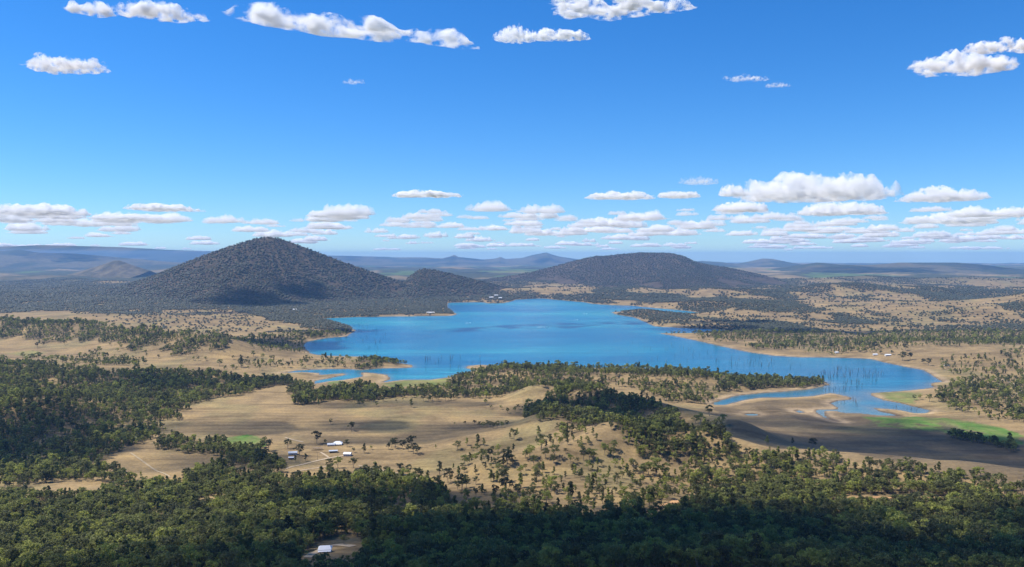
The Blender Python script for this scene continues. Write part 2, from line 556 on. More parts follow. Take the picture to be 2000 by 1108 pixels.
def cloud_material(dens=0.03, scale=None, cut=(0.465, 0.66)):
    m = bpy.data.materials.new('cloud_vapour')
    m.use_nodes = True
    n, l = m.node_tree.nodes, m.node_tree.links
    n.clear()
    o = n.new('ShaderNodeOutputMaterial')
    v = n.new('ShaderNodeVolumeScatter')
    v.inputs['Color'].default_value = (1, 1, 1, 1)
    v.inputs['Density'].default_value = dens
    v.inputs['Anisotropy'].default_value = 0.0
    if scale:
        tc = n.new('ShaderNodeTexCoord')
        t = noise_node(n, l, scale, 6, tc.outputs['Object'], 0.62)
        r = n.new('ShaderNodeMapRange')
        r.inputs['From Min'].default_value, r.inputs['From Max'].default_value = cut
        r.inputs['To Max'].default_value = dens
        l.new(t.outputs['Fac'], r.inputs['Value'])
        l.new(r.outputs[0], v.inputs['Density'])
    l.new(v.outputs[0], o.inputs['Volume'])
    return m


M_GROUND = ground_material()
M_LEAF = leaf_material('gum_leaves', [(0.065, 0.072, 0.036), (0.145, 0.150, 0.058), (0.225, 0.238, 0.074), (0.360, 0.375, 0.085)], trans=0.45)
M_LEAF_DARK = leaf_material('dark_gum_leaves', [(0.038, 0.046, 0.026), (0.070, 0.080, 0.038), (0.105, 0.114, 0.050)], trans=0.3)
M_LEAF_FAR = leaf_material('distant_gum_leaves', [(0.028, 0.034, 0.022), (0.052, 0.056, 0.032), (0.090, 0.086, 0.046)], True, 0.0)
M_BARK = simple('pale_bark', (0.24, 0.21, 0.18), 0.9, 0.3, 0.8)
M_DEAD = simple('weathered_dead_wood', (0.11, 0.10, 0.095), 0.9, 0.25, 0.6)
M_WATER = water_material()
M_CLOUD = cloud_material(0.014)
M_CLOUD_THIN = cloud_material(0.006)
M_CLOUD_FIELD = cloud_material(0.0048)
M_TRACK = simple('pale_dirt', (0.40, 0.31, 0.20), 0.95, 0.15, 0.2)
M_FAINT = simple('worn_grass', (0.34, 0.26, 0.15), 0.95, 0.2, 0.2)
M_ORANGE = simple('orange_dirt', (0.46, 0.26, 0.11), 0.95, 0.15, 0.2)
M_ROOFW = simple('white_roof_steel', (0.78, 0.79, 0.80), 0.45, 0.06, 1.0)
M_ROOFG = simple('grey_roof_steel', (0.42, 0.46, 0.52), 0.45, 0.08, 1.0)
M_WALLW = simple('cream_weatherboard', (0.62, 0.60, 0.55), 0.8, 0.08, 1.0)
M_WALLD = simple('brown_timber', (0.16, 0.12, 0.09), 0.85, 0.15, 1.0)
M_GLASS = simple('window_glass', (0.03, 0.04, 0.05), 0.15, 0.05, 1.0)
M_WHITE = simple('white_gelcoat', (0.8, 0.8, 0.8), 0.35, 0.04, 1.0)
M_FOAM = simple('wake_foam', (0.75, 0.8, 0.82), 0.8, 0.1, 0.5)


# ------------------------------------------------------------------ object helpers
def tag(o, label=None, cat=None, group=None, kind=None):
    for k, v in (('label', label), ('category', cat), ('group', group), ('kind', kind)):
        if v:
            o[k] = v
    return o


def mesh_np(name, v, faces, mats, smooth=False, midx=None):
    """faces: (n,3) or (n,4) int array"""
    me = bpy.data.meshes.new(name)
    v = np.asarray(v, np.float32)
    f = np.asarray(faces, np.int32)
    k = f.shape[1]
    me.vertices.add(len(v)); me.vertices.foreach_set('co', v.ravel())
    me.loops.add(f.size); me.loops.foreach_set('vertex_index', f.ravel())
    me.polygons.add(len(f))
    me.polygons.foreach_set('loop_start', np.arange(0, f.size, k, dtype=np.int32))
    if midx is not None:
        me.polygons.foreach_set('material_index', np.asarray(midx, np.int32))
    me.polygons.foreach_set('use_smooth', np.full(len(f), smooth, bool))
    for m in mats:
        me.materials.append(m)
    me.update(calc_edges=True)
    return me


def link(name, me, parent=None, loc=None, rz=0.0):
    o = bpy.data.objects.new(name, me)
    COL.objects.link(o)
    if parent is not None:
        o.parent = parent
    if loc is not None:
        o.location = loc
    o.rotation_euler = (0, 0, rz)
    return o


def grid_faces(nu, nv):
    i = np.arange(nu * nv).reshape(nu, nv)
    return np.stack([i[:-1, :-1], i[1:, :-1], i[1:, 1:], i[:-1, 1:]], -1).reshape(-1, 4)


def paint(me, rgb):   # land cover colours
    a = me.color_attributes.new('cover', 'FLOAT_COLOR', 'POINT')
    c = np.ones((len(me.vertices), 4), np.float32)
    c[:, :3] = rgb
    a.data.foreach_set('color', c.ravel())


# ------------------------------------------------------------------ ground sheet
ys = [-300., -120., -40., 0., 15., 40., 80., 140., 220., 320., 420., 480.]
while ys[-1] < 47000:
    d = ys[-1]
    ys.append(d + max(4.0, min(0.016 * d, d * d * 1.5 / 549500)))
ys = np.array(ys)
us = np.concatenate([np.linspace(-1.7, -0.72, 14)[:-1], np.linspace(-0.72, 0.72, 520), np.linspace(0.72, 1.7, 14)[1:]])
U, Y = np.meshgrid(us, ys, indexing='ij')
X = U * np.where(Y > 700, Y, (Y + 300) * 0.7)
Z = ground_h(X, Y)
gm = mesh_np('ground', np.stack([X, Y, Z], -1).reshape(-1, 3), grid_faces(len(us), len(ys)), [M_GROUND], True)
fx, fy, fz = X.ravel(), Y.ravel(), Z.ravel()
rgb = np.tile(np.array([0.258, 0.187, 0.098]), (len(fx), 1))
v = fbm(fx / 260, fy / 260, 4, 50)[:, None]
rgb = rgb * (0.78 + 0.44 * v) * np.array([1, 1, 1])
gr = sstep(0.52, 0.70, fbm(fx / 120, fy / 160, 4, 53))[:, None]
rgb = rgb * (1 - 0.35 * gr) + np.array([0.20, 0.19, 0.09]) * 0.35 * gr
for a, p in GREEN:
    jx = fx + (fbm(fx / 30, fy / 30, 2, 60) - .5) * 24
    q = inside(p, jx, fy)[:, None]
    a = (a * np.clip(0.5 + 1.3 * (fbm(fx / 22, fy / 40, 3, 63) - .3), .45, 1))[:, None]
    rgb = np.where(q, rgb * (1 - a) + np.array([0.085, 0.19, 0.035]) * a, rgb)
q = inside(MUD, fx + (fbm(fx / 60, fy / 60, 3, 61) - .5) * 60, fy + (fbm(fx / 60, fy / 60, 3, 66) - .5) * 60) & (rgb[:, 1] < rgb[:, 0] * 1.2)
rgb = np.where(q[:, None], rgb * 0.35 + np.array([0.11, 0.088, 0.062]) * 0.65, rgb)
sd = lake_sd(fx, fy)
sand = ((1 - sstep(5, 26 + fy * 0.003, sd)) * sstep(0.42, 0.6, fbm(fx / 160, fy / 160, 3, 70) + .12))[:, None]
rgb = rgb * (1 - sand) + np.array([0.36, 0.27, 0.17]) * sand
wet = (1 - sstep(1, 6 + fy * 0.0008, sd))[:, None]
rgb = rgb * (1 - 0.7 * wet) + np.array([0.07, 0.055, 0.04]) * 0.7 * wet
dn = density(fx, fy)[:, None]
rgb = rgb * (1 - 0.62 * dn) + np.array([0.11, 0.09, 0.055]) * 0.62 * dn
far = sstep(8500, 11000, fy)[:, None]                              # far country: woods too small to tell apart
wood = (sstep(0.40, 0.50, fbm(fx / 900, fy / 2200, 5, 77)) * 0.9)[:, None]
crop = (sstep(0.66, 0.72, fbm(fx / 700, fy / 1500, 2, 79)))[:, None]
frgb = rgb * (1 - wood) + np.array([0.045, 0.055, 0.030]) * wood
frgb = frgb * (1 - 0.7 * crop) + np.array([0.10, 0.16, 0.05]) * 0.7 * crop
rgb = rgb * (1 - far) + frgb * far
paint(gm, rgb)
tag(link('ground', gm), kind='structure')

# lake and ponds
wy = [1560.0]
while wy[-1] < 6900:
    wy.append(wy[-1] + wy[-1] ** 2 * 1.6 / 549500)
wu = np.linspace(-0.34, 0.60, 420)
WU, WY = np.meshgrid(wu, np.array(wy), indexing='ij')
WX = WU * WY
wm_ = mesh_np('lake', np.stack([WX, WY, np.zeros_like(WX)], -1).reshape(-1, 3), grid_faces(len(wu), len(wy)), [M_WATER])
ws = -lake_sd(WX.ravel(), WY.ravel())
sh = np.exp(-np.maximum(ws, 0) / (9 + 34 * sstep(0.25, 0.42, WU.ravel()) * sstep(2350, 1950, WY.ravel()))) * 0.75
paint(wm_, np.repeat(sh[:, None], 3, 1))
tag(link('lake', wm_), kind='structure')

# mountains
FLOOR_COL = np.array([0.082, 0.064, 0.048])
for name, m in MTS.items():
    st = 15 if m['yc'] < 8000 else 24
    ax = np.arange(m['cx'][0] - 20, m['cx'][-1] + 20, st)
    ay = np.arange(m['yc'] - m['wf'] - 20, m['yc'] + m['wb'] * 0.5, st)
    AX, AY = np.meshgrid(ax, ay, indexing='ij')
    AZ = mount_h(m, AX, AY)
    me = mesh_np(name, np.stack([AX, AY, AZ], -1).reshape(-1, 3), grid_faces(len(ax), len(ay)), [M_GROUND], True)
    b = np.tile(FLOOR_COL, (AX.size, 1)) * (0.7 + 0.6 * fbm(AX.ravel() / 240, AY.ravel() / 240, 3, 81)[:, None])
    paint(me, b)
    tag(link(name, me), kind='structure')


def far_range(name, pts, d, wf, wb, col, seed, rough=0.10):
    p = np.array(pts, float)
    cx, cz = crest(p, d, 0)
    ax = np.linspace(cx[0], cx[-1], 260)
    tt = np.concatenate([np.linspace(-1, 0, 22), np.linspace(0, 1, 8)[1:]])
    AX, T = np.meshgrid(ax, tt, indexing='ij')
    c = np.interp(AX, cx, cz)
    nz = fbm(AX / (wf * 0.22), T * 2.5, 4, seed)
    g = (1 - np.abs(T)) ** 1.15
    b0 = -float(drop(np.array(d - wf * .6)))
    c = c - b0
    AZ = b0 + c * g * (1 + rough * (1 - g) * 4 * (nz - .5)) + (nz - .5) * 0.7 * c * g * (1 - g) * 2 - 12 * (1 - g)
    AY = d + np.where(T < 0, T * wf, T * wb) + (fbm(AX / wf, AX * 0, 3, seed + 2) - .5) * wf * 0.25
    me = mesh_np(name, np.stack([AX, AY, AZ], -1).reshape(-1, 3), grid_faces(260, len(tt)), [M_GROUND], True)
    w = sstep(0.40, 0.55, fbm(AX / (wf * .15), T * 4, 4, seed + 5)).ravel()[:, None] * 0.3 + .7
    paint(me, np.array(col) * w + np.array([0.26, 0.2, 0.13]) * (1 - w))
    tag(link(name, me), kind='structure')


DG = (0.045, 0.052, 0.034)
far_range('far_range', [(-250, 500), (-100, 486), (0, 482), (90, 479), (160, 481), (240, 483), (330, 488), (420, 491), (520, 495), (640, 499), (760, 502)], 40000, 8000, 5000, DG, 101)
far_range('blue_hills', [(-250, 500), (-60, 494), (0, 490), (30, 488), (70, 494), (130, 495), (200, 501), (260, 506), (330, 512), (420, 517)], 22000, 4500, 3000, DG, 111)
far_range('lone_hill', [(150, 532), (190, 520), (222, 509), (232, 509), (262, 520), (290, 529)], 13000, 900, 900, (0.09, 0.08, 0.05), 121)
far_range('peaked_range', [(600, 506), (660, 500), (720, 502), (780, 503), (830, 503), (865, 505), (880, 501), (888, 498), (896, 502), (925, 505), (945, 507), (968, 505), (978, 502), (988, 506), (1020, 504), (1040, 498), (1058, 495), (1066, 493.5), (1076, 497), (1090, 501), (1130, 507), (1220, 508)], 33000, 6000, 4000, DG, 131, .05)
far_range('eastern_range', [(1300, 518), (1375, 510), (1410, 512), (1445, 516), (1475, 509), (1492, 505), (1510, 506), (1530, 511), (1565, 518), (1640, 521), (1760, 526)], 26000, 4500, 3000, DG, 141)
far_range('plateau_range', [(1480, 532), (1560, 519), (1600, 513), (1640, 517), (1690, 518), (1750, 513), (1860, 513), (1900, 516), (1945, 527), (2000, 534), (2100, 536), (2250, 526)], 17500, 4200, 3000, DG, 151)
far_range('horizon_range', [(1500, 520), (1750, 522), (1900, 523), (1960, 524), (2050, 522), (2250, 520)], 38000, 7000, 5000, DG, 161)
far_range('wooded_plateau', [(1650, 566), (1700, 556), (1800, 556), (1900, 560), (1935, 570), (1990, 560), (2100, 548), (2300, 545)], 9800, 1300, 1300, (0.04, 0.048, 0.03), 171, .05)


# ------------------------------------------------------------------ trees
def tube(path, rad, sides=5):
    V, Fc = [], []
    for i, (p, r) in enumerate(zip(path, rad)):
        for k in range(sides):
            a = 2 * math.pi * k / sides
            V.append((p[0] + r * math.cos(a), p[1] + r * math.sin(a), p[2]))
        if i:
            o = (i - 1) * sides
            for k in range(sides):
                Fc.append((o + k, o + (k + 1) % sides, o + sides + (k + 1) % sides, o + sides + k))
    return V, Fc


def make_tree(seed, style, nclump, nleaf, lsize, sides=5):
    """unit tree of height 1: (trunk verts, faces), (leaf verts, tris)"""
    g = np.random.default_rng(seed)
    tv, tf = [], []

    def add(path, rad):
        v, f = tube(path, rad, sides)
        o = len(tv)
        tv.extend(v)
        tf.extend([tuple(i + o for i in q) for q in f])
    bend = g.normal(0, 0.03, 2)
    fork = 0.32 if style == 'round' else 0.6
    add([(0, 0, -0.04), (bend[0] * .5, bend[1] * .5, fork * .5), (bend[0], bend[1], fork)], [0.026, 0.02, 0.015])
    cs = []
    for i in range(nclump):
        a = 2 * math.pi * (i / nclump) * 2.4 + g.uniform(-.5, .5)
        if style == 'round':
            h = g.uniform(0.40, 0.88)
            r = g.uniform(0.10, 0.34) * (1.15 - abs(h - 0.6) * 1.3)
            c = (r * math.cos(a), r * math.sin(a), h)
            s = np.array([g.uniform(.12, .19)] * 2 + [g.uniform(.085, .13)])
        else:
            h = 0.25 + 0.68 * (i + .5) / nclump
            r = g.uniform(0.04, 0.17) * (1.25 - h)
            c = (r * math.cos(a), r * math.sin(a), h)
            s = np.array([g.uniform(.10, .17) * (1.4 - 0.7 * h)] * 2 + [g.uniform(.08, .12)])
        cs.append((np.array(c), s))
        if i < 6:
            b = (bend[0], bend[1], fork * g.uniform(.7, 1))
            add([b, ((b[0] + c[0]) / 2, (b[1] + c[1]) / 2, (b[2] + c[2]) / 2 - .02), (c[0], c[1], c[2])], [0.011, 0.008, 0.004])
    lv = []
    for i in range(nleaf):
        c, s = cs[i % nclump]
        d = g.normal(size=3)
        d /= np.linalg.norm(d)
        if d[2] < -0.35:
            d[2] *= -0.6
        p = c + d * s * g.uniform(0.55, 1.08)
        nrm = d + g.normal(0, .55, 3)
        nrm /= np.linalg.norm(nrm)
        t = np.cross(nrm, g.normal(size=3))
        t /= np.linalg.norm(t)
        b = np.cross(nrm, t)
        q = lsize * g.uniform(.7, 1.35)
        lv += [p + t * q, p - t * q * .5 + b * q * .87, p - t * q * .5 - b * q * .87]
    lv = np.array(lv)
    return (np.array(tv), tf), (lv, np.arange(len(lv)).reshape(-1, 3))


def quads_to_tris(f):
    out = []
    for q in f:
        out += [(q[0], q[1], q[2]), (q[0], q[2], q[3])]
    return np.array(out)


STY = ['round', 'round', 'round', 'round', 'narrow', 'narrow']
NEAR, PROTO_NEAR, PROTO_MID = [], [], []
for i, st in enumerate(STY):
    (tv, tf), (lv, lf) = make_tree(200 + i, st, 12 if st == 'round' else 8, 460 if st == 'round' else 330, 0.042)
    tt = quads_to_tris(tf)
    NEAR.append((mesh_np('trunk', tv, tt, [M_BARK], True), mesh_np('crown', lv, lf, [M_LEAF]), mesh_np('crown', lv, lf, [M_LEAF_DARK])))
    for lst, (nc, nl, ls, sd_) in ((PROTO_NEAR, (12, 400, 0.046, 5)), (PROTO_MID, (9, 130, 0.075, 3))):
        (tv, tf), (lv, lf) = make_tree(300 + i, st, nc if st == 'round' else 7, nl, ls, sd_)
        tt = quads_to_tris(tf)
        me = mesh_np('tree_form', np.concatenate([tv, lv]), np.concatenate([tt, lf + len(tv)]), [M_BARK, M_LEAF], False,
                     np.concatenate([np.zeros(len(tt)), np.ones(len(lf))]))
        lst.append(bpy.data.objects.new('tree_form', me))


def scatter(d0, d1, smin, k, thr=None):
    P = []
    d = d0
    while d < d1:
        s = max(smin, k * d)
        nxt = min(d1, d + s * 8)
        rows = np.arange(d, nxt, s)
        cols = np.arange(-0.70 * nxt, 0.70 * nxt, s)
        a, b = np.meshgrid(cols, rows, indexing='ij')
        a = a.ravel() + RNG.uniform(-.5, .5, a.size) * s
        b = b.ravel() + RNG.uniform(-.5, .5, b.size) * s
        m = np.abs(a) < 0.69 * b + 20
        P.append(np.stack([a[m], b[m], np.full(m.sum(), s)], -1))
        d = nxt
    return np.concatenate(P)


def forest_points(d0, d1, smin, k):
    P = scatter(d0, d1, smin, k)
    den = density(P[:, 0], P[:, 1])
    for m in MTS.values():
        mh = mount_h(m, P[:, 0], P[:, 1])
        on = mh > ground_h(P[:, 0], P[:, 1]) + 2
        w = np.ones(len(P))
        if m['yc'] > 9000:   # pasture clearings on the far hill's foot
            w = 1 - sstep(0.57, 0.62, fbm(P[:, 0] / 500, P[:, 1] / 700, 3, 90)) * sstep(130, 60, mh)
        else:
            w = np.where(fbm(P[:, 0] / 90, P[:, 1] / 90, 3, 91) > 0.61, 0.5, 0.98)
        den = np.where(on, w, den)
    P = P[RNG.random(len(P)) < den]
    return np.stack([P[:, 0], P[:, 1], land_h(P[:, 0], P[:, 1]), P[:, 2]], -1)


def gn_forest(name, pts, scl, protos, label):
    n = len(pts)
    me = bpy.data.meshes.new(name)
    me.vertices.add(n)
    me.vertices.foreach_set('co', pts[:, :3].astype(np.float32).ravel())
    for nm, ty, va in (('scl', 'FLOAT', scl), ('rz', 'FLOAT', RNG.uniform(0, 6.28, n)), ('idx', 'INT', RNG.integers(0, len(protos), n))):
        at = me.attributes.new(nm, ty, 'POINT')
        at.data.foreach_set('value', np.asarray(va, np.float32 if ty == 'FLOAT' else np.int32))
    o = link(name, me)
    t = bpy.data.node_groups.new(name, 'GeometryNodeTree')
    t.interface.new_socket('Geometry', in_out='INPUT', socket_type='NodeSocketGeometry')
    t.interface.new_socket('Geometry', in_out='OUTPUT', socket_type='NodeSocketGeometry')
    N, L = t.nodes, t.links
    gi, go = N.new('NodeGroupInput'), N.new('NodeGroupOutput')
    for p in protos:
        oi = N.new('GeometryNodeObjectInfo')
        oi.inputs['Object'].default_value = p
    jn = N.new('GeometryNodeJoinGeometry')
    for oi in [q for q in N if q.bl_idname == 'GeometryNodeObjectInfo']:
        g2 = N.new('GeometryNodeGeometryToInstance')
        L.new(oi.outputs['Geometry'], g2.inputs[0])
        L.new(g2.outputs[0], jn.inputs[0])
    ip = N.new('GeometryNodeInstanceOnPoints')
    ip.inputs['Pick Instance'].default_value = True

    def named(nm, ty):
        a = N.new('GeometryNodeInputNamedAttribute')
        a.data_type = ty
        a.inputs['Name'].default_value = nm
        return a.outputs['Attribute']
    cr = N.new('ShaderNodeCombineXYZ')
    L.new(named('rz', 'FLOAT'), cr.inputs['Z'])
    L.new(gi.outputs[0], ip.inputs['Points'])
    L.new(jn.outputs[0], ip.inputs['Instance'])
    L.new(named('idx', 'INT'), ip.inputs['Instance Index'])
    L.new(cr.outputs[0], ip.inputs['Rotation'])
    L.new(named('scl', 'FLOAT'), ip.inputs['Scale'])
    L.new(ip.outputs[0], go.inputs[0])
    md = o.modifiers.new('scatter', 'NODES')
    md.node_group = t
    tag(o, label, 'forest', kind='stuff')
    return o


near = forest_points(500, 1250, 6.2, 0.0)
nh = np.clip(RNG.lognormal(2.45, .30, len(near)), 5, 24) * (0.75 + 0.5 * fbm(near[:, 0] / 80, near[:, 1] / 80, 2, 95))
ppx, ppy = pix(near[:, 0], near[:, 1], near[:, 2] + nh * .6)
vis = np.nonzero((ppx > 0) & (ppx < 2000) & (ppy < 1104))[0]
vis = vis[ppy[vis] > 1030]
big = vis[np.argsort(-nh[vis] / near[vis, 1])][:300]
rest = np.ones(len(near), bool)
rest[big] = False
gn_forest('foreground_forest', near[rest], nh[rest], PROTO_NEAR, 'dense olive green gum forest covering the slope below the lookout')
mid = forest_points(1250, 3600, 7.0, 0.0035)
mhgt = np.clip(RNG.lognormal(2.45, .30, len(mid)), 5, 24) * (0.8 + 0.4 * fbm(mid[:, 0] / 120, mid[:, 1] / 120, 2, 96)) * np.maximum(1, mid[:, 3] / 11)
gn_forest('valley_forest', mid, mhgt, PROTO_MID, 'patches of gum forest across the valley floor and low ridges round the lake')

fr = forest_points(3600, 10800, 13, 0.0031)
g = np.random.default_rng(11)
n = len(fr)
hh = (g.uniform(0.75, 1.25, n) * np.clip(fr[:, 3] * 0.55, 8, 11))
ww = hh * g.uniform(.65, 1.0, n)
nv = 6                                                   # low crown: ring of five, lifted apex, foot
ang = np.linspace(0, 2 * np.pi, 6)[:5]
V = np.zeros((n, 7, 3))
for k in range(5):
    rr = ww * g.uniform(.7, 1.25, n)
    V[:, k] = np.stack([fr[:, 0] + rr * np.cos(ang[k]), fr[:, 1] + rr * np.sin(ang[k]), fr[:, 2] + hh * g.uniform(.35, .72, n)], -1)
V[:, 5] = np.stack([fr[:, 0] + g.normal(0, .2, n) * ww, fr[:, 1] + g.normal(0, .2, n) * ww, fr[:, 2] + hh], -1)
V[:, 6] = np.stack([fr[:, 0], fr[:, 1], fr[:, 2] + hh * .05], -1)
T = np.array([(k, (k + 1) % 5, 5) for k in range(5)] + [((k + 1) % 5, k, 6) for k in range(5)])
FT = (np.arange(n)[:, None, None] * 7 + T[None]).reshape(-1, 3)
tag(link('distant_forest', mesh_np('distant_forest', V.reshape(-1, 3), FT, [M_LEAF_FAR])), 'distant dark gum forest clothing the mountains and far pastures beyond the lake', 'forest', kind='stuff')
print('trees near', len(near), 'mid', len(mid), 'far', n)


def place_tree(name, loc, h, k, label, group, dark=False, rz=None):
    e = bpy.data.objects.new(name, None)
    COL.objects.link(e)
    e.empty_display_size = 1
    e.location = loc
    e.scale = (h, h, h)
    e.rotation_euler = (0, 0, random.uniform(0, 6.28) if rz is None else rz)
    t, c, c2 = NEAR[k]
    link('trunk', t, e)
    link('crown', c2 if dark else c, e)
    return tag(e, label, 'tree', group)


for i in big:
    x, y, z = near[i, :3]
    px = ppx[i]
    zone = ('below the clearing with the white cottage' if 520 < px < 800 else 'in the sunlit front slope at the bottom left corner' if px <= 520
            else 'in the shaded front slope at the bottom centre' if px < 1400 else 'in the shaded front slope at the bottom right corner')
    form = int(RNG.integers(0, 6))
    look = ('tall ' if nh[i] > np.median(nh[big]) else 'shorter ') + ('spreading' if form < 4 else 'slender upright')
    place_tree('gum_tree', (x, y, z), nh[i], form, look + ' gum tree crowded ' + zone, look + ' gum trees ' + zone)

# trees standing singly or in small groves in the pastures: (photo x, foot y, height in photo pixels, form, label)
PT = []


def grove(label, group, pts, dark=False):
    for p in pts:
        PT.append((p[0], p[1], p[2], p[3] if len(p) > 3 else int(RNG.integers(0, 4)), label, group, dark))


def lone(x, y, h, k, label, dark=False):
    PT.append((x, y, h, k, label, 'trees standing in the pastures', dark))


lone(595, 788, 17, 0, 'rounded gum tree at the top edge of the large brown paddock, beside the tree belt')
lone(646, 829, 11, 1, 'small gum tree alone in the brown paddock, above the farm sheds')
lone(687, 842, 19, 2, 'dark gum tree standing alone on the brown paddock behind the farmhouse', True)
lone(619, 867, 24, 3, 'tall dark tree behind the stockyard of the farm', True)
lone(803, 796, 17, 4, 'slim gum tree alone in the middle of the wide brown paddock')
lone(857, 781, 9, 0, 'small dark tree just below the shore tree belt, above the brown paddock', True)
lone(910, 776, 14, 1, 'pair-like dark gum tree at the upper right rim of the brown paddock', True)
lone(711, 885, 19, 5, 'slim upright tree just right of the white farm shed')
lone(725, 878, 8, 2, 'low round bush right of the slim tree beside the farm')
lone(562, 877, 19, 3, 'dark tree left of the grey roofed farm shed', True)
lone(585, 890, 24, 0, 'large dark tree directly beside the grey roofed farm shed', True)
lone(525, 881, 24, 2, 'big dark tree near the corner of the green crop field', True)
lone(509, 912, 36, 1, 'very large dark tree at the end of the creek tree line', True)
lone(597, 901, 15, 4, 'dark conical tree beside the farm track below the sheds', True)
lone(577, 902, 13, 4, 'narrow tree in front of the smaller farm shed')
lone(678, 873, 15, 1, 'broad dark garden tree touching the right side of the farmhouse', True)
lone(635, 867, 9, 2, 'small round garden tree left of the farmhouse')
lone(691, 884, 10, 0, 'dark bush at the right end of the white farm shed', True)
lone(660, 914, 23, 0, 'spreading grey gum tree on the farm track above the forest edge')
lone(643, 916, 19, 3, 'thinner grey gum tree next to the spreading gum on the farm track')
lone(691, 914, 21, 2, 'spreading brownish gum tree casting shade beside the farm track')
lone(851, 876, 8, 5, 'tiny tree at the foot of the pale grassy knoll')
lone(893, 879, 19, 0, 'leafy gum tree on the lower left flank of the grassy knoll')
lone(912, 870, 15, 4, 'slender sapling above the leafy gum on the knoll flank')
lone(945, 871, 16, 5, 'slender sapling on the bare left flank of the grassy knoll')
lone(1386, 813, 22, 1, 'dark rounded tree on the rim of the mudflat, below the lake inlet', True)
lone(1367, 830, 24, 2, 'broad gum tree on the tan slope left of the mudflat')
lone(1358, 828, 18, 0, 'gum tree close behind the broad gum on the tan slope')
lone(1411, 832, 22, 3, 'pale round gum tree alone on the tan edge of the mudflat')
lone(1498, 869, 18, 5, 'thin bare-looking tree on the tan flat above the forest spur')
lone(1503, 884, 12, 4, 'small green sapling just below the thin bare-looking tree')
lone(1548, 869, 14, 5, 'thin dark sapling between the bare-looking tree and the forked tree', True)
lone(1587, 875, 20, 0, 'dark forked tree on the edge of the mudflat shadow', True)
lone(1757, 921, 24, 1, 'pale gum tree rising above the forest spur against the dark flat')
lone(1971, 883, 18, 2, 'dark round tree at the end of the shrub line on the flat', True)
lone(1768, 685, 14, 0, 'dark round tree in the pasture above the lakeside houses', True)
lone(1709, 683, 16, 1, 'dark tree at the left end of the lakeside pasture', True)
lone(354, 818, 9, 4, 'lone sapling at the left tip of the large brown paddock')
lone(275, 932, 11, 4, 'thin tree standing alone in the small round paddock')
lone(471, 718, 24, 5, 'tall dark tree in the tan pasture left of the inlet', True)
lone(429, 715, 14, 0, 'gum tree with a low bush in the tan pasture by the forest edge')
lone(143, 715, 10, 1, 'round tree above the left forest edge, by the small grove')
lone(182, 718, 10, 2, 'round tree just right of another above the left forest edge')
lone(73, 680, 11, 3, 'dark double tree in the left tan pasture', True)
lone(84, 676, 9, 0, 'smaller dark tree right behind the double tree in the left pasture', True)
grove('dark gum tree in the grove right of the farm', 'gum trees of the grove right of the farm', [(765, 873, 15), (759, 878, 13), (772, 876, 22), (785, 877, 17), (790, 872, 13), (803, 876, 24), (808, 886, 20), (815, 888, 17), (797, 882, 14)], True)
grove('small tree in the row below the shore woods, left of the dark ridge', 'small trees left of the dark ridge', [(888, 830, 5), (908, 830, 8), (927, 830, 10), (937, 834, 11), (944, 836, 12), (951, 834, 13), (957, 836, 14), (963, 838, 13), (972, 836, 14), (980, 836, 13), (990, 833, 12), (948, 790, 11), (959, 799, 8), (991, 807, 11), (978, 800, 8), (1012, 800, 10), (1006, 806, 12)])
grove('gum tree at the forest edge below the grassy knoll', 'gum trees along the forest edge below the knoll', [(782, 928, 23), (799, 926, 19), (755, 928, 18), (859, 928, 27, 4), (875, 943, 27), (902, 958, 34), (929, 946, 16), (948, 917, 15, 4), (960, 905, 13, 4), (990, 909, 32), (983, 912, 21, 5), (964, 939, 13, 5), (967, 969, 22), (929, 927, 11), (988, 968, 35), (1012, 968, 23), (963, 938, 14)], True)
grove('upright young gum tree on the grassy knoll', 'young gum trees scattered over the grassy knoll', [(1102, 855, 17, 4), (1052, 852, 20, 5), (996, 857, 12, 4), (992, 899, 26, 4), (1000, 904, 18), (1035, 895, 27), (1027, 897, 20), (1066, 895, 21), (1081, 905, 15), (1114, 905, 19), (1127, 904, 11), (1139, 899, 25), (1151, 898, 22), (1160, 897, 20), (1181, 889, 24), (1197, 892, 18), (1105, 845, 14, 4), (1118, 842, 16, 5), (1130, 840, 14, 4), (1143, 848, 14, 5), (1158, 850, 15, 4), (1120, 862, 13, 5), (1135, 866, 14, 4), (1093, 868, 13, 5), (1080, 870, 12, 4), (1150, 868, 13, 5), (1075, 866, 12, 4), (1108, 868, 14, 5), (1010, 845, 9, 4), (1048, 862, 10, 5), (1165, 860, 14, 4)])
grove('young gum tree on the tan slope in front of the knoll, above the shaded forest', 'young gum trees on the tan slope in front of the knoll', [(1166, 911, 18, 4), (1216, 911, 16, 5), (1237, 920, 22), (1201, 912, 17), (1123, 927, 20, 4), (1118, 922, 15, 5), (1079, 927, 7), (1058, 932, 9), (1042, 961, 18), (1085, 965, 24), (1220, 976, 27), (1096, 945, 12, 4), (1143, 957, 14, 4), (1155, 965, 11, 5), (1178, 965, 11, 4), (1124, 961, 14, 5), (1282, 931, 38), (1267, 927, 27), (1301, 931, 27), (1066, 950, 14, 4), (1075, 958, 16, 5), (1104, 935, 15, 4), (1135, 932, 18, 5), (1150, 940, 15, 4), (1188, 935, 15, 5), (1200, 945, 17, 4), (1212, 955, 15, 5), (1235, 945, 18, 4), (1250, 955, 20, 5), (1165, 950, 12, 4), (1195, 970, 14, 5), (1110, 975, 13, 4), (1060, 972, 15, 5), (1140, 980, 14, 4), (1240, 975, 20), (1255, 930, 22)])
grove('gum tree on the green flat east of the lake inlet', 'gum trees on the green flat by the inlet', [(1786, 782, 11), (1797, 781, 10), (1815, 785, 16), (1832, 772, 11)])
